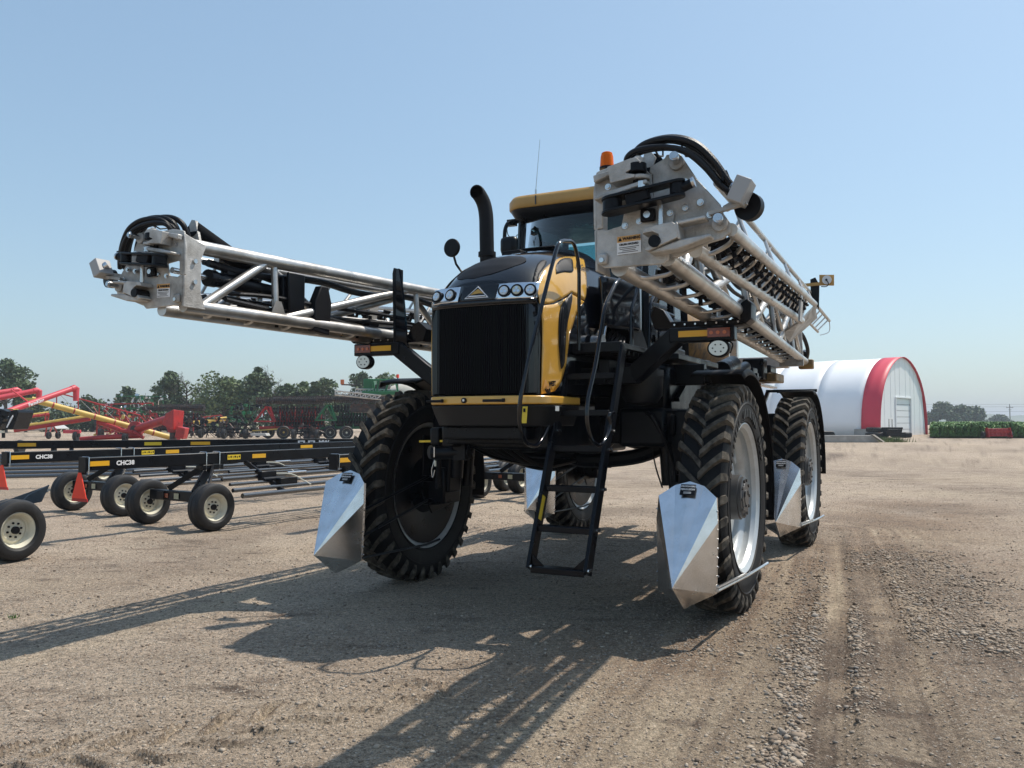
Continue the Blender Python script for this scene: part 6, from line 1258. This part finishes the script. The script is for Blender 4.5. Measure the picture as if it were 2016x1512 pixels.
    # hose loops over the tip
    for k, (dz, dv, rr) in enumerate(((0, 0, .020), (.02, .06, .024), (-.04, .03, .018), (-.05, -.03, .017), (.035, .12, .022))):
        pts = [(1.87, 3.141), (1.885, 3.221), (1.966, 3.261), (2.113, 3.259), (2.241, 3.209), (2.337, 3.11), (2.41, 2.995), (2.463, 2.932)]
        MB().tube(smooth_path([(s * (a_ - .012 * k), -3.14 + dv * .9 - .10 * math.sin(math.pi * i / 7), w_ + dz * (math.sin(math.pi * i / 7))) for i, (a_, w_) in enumerate(pts)], 6), rr, 10).build('hose_loop', HOSE, b)
    for i in range(3):
        a_, w_ = ((2.011, 3.263), (2.17, 3.239), (2.391, 3.028))[i]; MB().tube([(s * a_, -3.14 + .1 * math.sin(k * 1.05), w_ - .01 + .05 * math.cos(k * 1.05)) for k in range(6)], .006, 5, closed=True).build('cable_tie', INK, b)
    MB().cyl((s * (2.458, 2.939)[0], -3.26, (2.458, 2.939)[1]), (s * (2.476, 2.914)[0], -3.28, (2.477, 2.92)[1]), .03, 14).build('hose_clamp', STEEL, b)
    # hose bracket and sleeve on top
    MB().prism([(s * 1.80, -2.93, 3.08), (s * 1.88, -2.93, 3.08), (s * 1.93, -2.93, 3.27), (s * 1.90, -2.93, 3.31), (s * 1.86, -2.93, 3.30)], (0, .025, 0)).build('hose_bracket', ALU2, b); MB().tube([(s * 1.9, -2.92, 3.24), (s * 1.9, -2.6, 3.12), (s * 1.92, -2.35, 3.05), (s * 1.9, -2.0, 2.98)], [.07, .075, .07, .05], 12).build('hose_sleeve', SEAT, b)
    # rear end: hinge, folded tip section, breakaway, tank-side frames
    MB().prism([(s * (chordA(5)[0] - .04), 5.0, 2.5), (s * (chordB(5)[0] + .05), 5.0, 2.5), (s * (chordB(5)[0] + .02), 5.0, 3.25), (s * (chordA(5)[0] + .02), 5.0, 3.3)], (0, .05, 0)).build('rear_hinge_plate', ALU2, b)
    MB().beam((s * 1.62, 5.6, 2.58), (s * 1.3, 5.6, 2.58), .2, .10).beam((s * 1.5, 6.0, 2.58), (s * 1.72, 6.0, 2.58), .14, .15).build('rear_pivot_block', YELD, b, bevel=.02); MB().beam((s * 1.52, 5.5, 2.6), (s * 1.42, 5.5, 3.25), .2, .1).build('rear_pivot_post', ALU2, b)
    MB().prism([P3(chordC, 2.55), P3(chordD, 3.9), (s * 1.98, 4.3, 3.12), (s * 1.75, 3.4, 2.72), (s * 1.72, 3.0, 2.80)], (0, .03, -.02)).build('breakaway_plate', ALU2, b)
    tb('tip_chord', [(s * 2.0, 3.9, 3.25), (s * 1.99, 5.7, 3.21)], .022, 8); tb('tip_chord', [(s * 1.85, 3.9, 3.08), (s * 1.86, 5.4, 3.02)], .018, 8)
    for k in range(5): tb('ladder_rung', [(s * 2.0, 4.2 + k * .32, 3.24 - k * .01), (s * 1.855, 4.15 + k * .3, 3.07 - k * .01)], .011, 6)
    tb('tip_guard', smooth_path([(s * 1.99, 5.7, 3.21), (s * 1.98, 5.75, 3.05), (s * 1.88, 5.5, 2.98)], 4), .006, 6)
    tb('rear_hose', smooth_path([(s * 1.5, 5.3, 3.1), (s * 1.62, 5.5, 3.0), (s * 1.66, 5.8, 2.8), (s * 1.6, 6.1, 2.66)], 5), .03, 8, HOSE); MB().cyl((s * 1.58, 5.9, 2.72), (s * 1.58, 6.1, 2.76), .06, 12).build('rear_valve', BLK2, b)
    return b
def build_booms():
    for s in (1, -1): boom(s)
build_booms()
# ---- rear body: product tank, centre frame, receiver mast
part(MB().loft([[(math.cos(a) * .78 * k_, v, 2.72 + math.sin(a) * .62 * k_) for a in [i * 2 * math.pi / 28 for i in range(28)]] for v, k_ in ((2.3, .6), (2.36, .9), (2.5, 1), (4.4, 1), (4.55, .9), (4.6, .6))]), 'product_tank', YELD, ang=50); part(MB().box((.80, 1.35, 1.98), (.75, 2.9, .52)).box((-.80, 1.35, 1.98), (.75, 2.9, .52)), 'dark_filler_block', BLK2, bevel=.05)  # second part: added dark blocks closing the bright gap above the side tanks
part(MB().box((0, 3.4, 2.05), (1.2, 2.3, .12)).box((.98, 2.2, 2.0), (.10, 1.9, .12)).box((1.12, 2.45, 2.12), (.3, .6, .34)), 'tank_cradle', BLK2, bevel=.02)
part(MB().prism([(1.25, 1.37, 1.912), (1.25, 2.55, 2.059), (1.25, 3.855, 2.203), (1.25, 4.235, 2.31), (1.25, 3.018, 2.298), (1.25, 1.265, 2.155)], (-.3, 0, 0)), 'fender_nose', PLA, bevel=.01)
part(MB().tube([(1.2, 1.971, 2.275), (1.2, 2.574, 2.382)], .11, 16).tube([(1.2, 2.803, 2.288), (1.2, 3.372, 2.403)], .07, 14).box((1.2, 3.775, 2.337), (.1, .3, .14)), 'inlet_filter', BLK2, bevel=.01)
part(MB().box((.95, .55, 2.32), (.30, .5, .22)).box((1.25, .2, 2.12), (.5, .04, .14)), 'fuse_box', BLK2, bevel=.03)
part(MB().beam((-1.35, 6.0, 2.62), (1.35, 6.0, 2.62), .16, .18).beam((-1.2, 6.0, 3.2), (1.2, 6.0, 3.2), .10, .10).beam((-.5, 6.0, 2.1), (-.5, 6.0, 3.3), .12, .12).beam((.5, 6.0, 2.1), (.5, 6.0, 3.3), .12, .12), 'centre_boom_frame', ALU, bevel=.01)
part(MB().beam((.4, 4.9, 2.50), (.4, 6.0, 2.55), .10, .12).beam((-.4, 4.9, 2.50), (-.4, 6.0, 2.55), .10, .12).beam((.4, 4.9, 1.7), (.4, 6.0, 2.3), .10, .12).beam((-.4, 4.9, 1.7), (-.4, 6.0, 2.3), .10, .12), 'lift_arms', BLK2, bevel=.01)
part(MB().box((1.12, 5.3, 2.34), (.42, .7, .13)), 'rear_step_box', YELD, bevel=.02); part(MB().box((1.05, 4.8, 2.45), (.3, .3, .3)).box((1.1, 5.5, 2.48), (.2, .5, .12)), 'rear_valve_bank', BLK2, bevel=.02)
part(MB().beam((1.12, 4.6, 2.225), (1.12, 6.0, 2.225), .10, .03), 'rear_rail', REDL, bevel=.005)
mast = part(MB().prism([(1.951, 3.9, 3.366), (2.049, 3.9, 3.158), (2.061, 3.9, 3.493), (2.012, 3.9, 3.592), (1.948, 3.9, 3.569)], (.0, .03, 0)), 'receiver_mast', BLK2, bevel=.004)
MB().prism([(1.799, 3.9, 3.513), (1.798, 3.9, 3.472), (2.073, 3.9, 3.479), (2.074, 3.9, 3.519)], (0, -.03, 0)).build('mast_arm', YEL2, mast)
MB().prism([(2.065, 3.88, 3.618), (2.246, 3.88, 3.604), (2.244, 3.88, 3.464), (2.063, 3.88, 3.477)], (0, .02, 0)).build('receiver_plate', YEL2, mast)
MB().disc((2.16, 3.86, 3.54), .058, (0, -1, 0), 24, .03).build('round_receiver', WHT, mast); MB().disc((2.156, 3.84, 3.538), .014, (0, -1, 0), 10, .02).tube(smooth_path([(2.157, 3.83, 3.536), (2.181, 3.83, 3.488), (2.156, 3.83, 3.45), (2.091, 3.85, 3.457)], 5), .006, 6).build('receiver_cable', HOSE, mast)
part(MB().box((-.0, 2.15, 2.7), (1.3, .2, .5)), 'rear_cab_panel', BLK2, bevel=.03)
h = MB()
for k in range(6): h.tube(smooth_path([(.8 + .04 * k, 1.6, 2.2 + .03 * k), (.95 + .03 * k, 2.0, 2.35), (1.0 + .03 * k, 2.5, 2.2 - .04 * k), (.9, 3.2, 2.1)], 5), .02, 8)
part(h, 'side_hoses', HOSE)

# parts that never reach the picture plane still belong to the place; nothing here is camera dependent
print('objects', len(bpy.data.objects), 'tris approx', sum(len(m.polygons) for m in bpy.data.meshes))
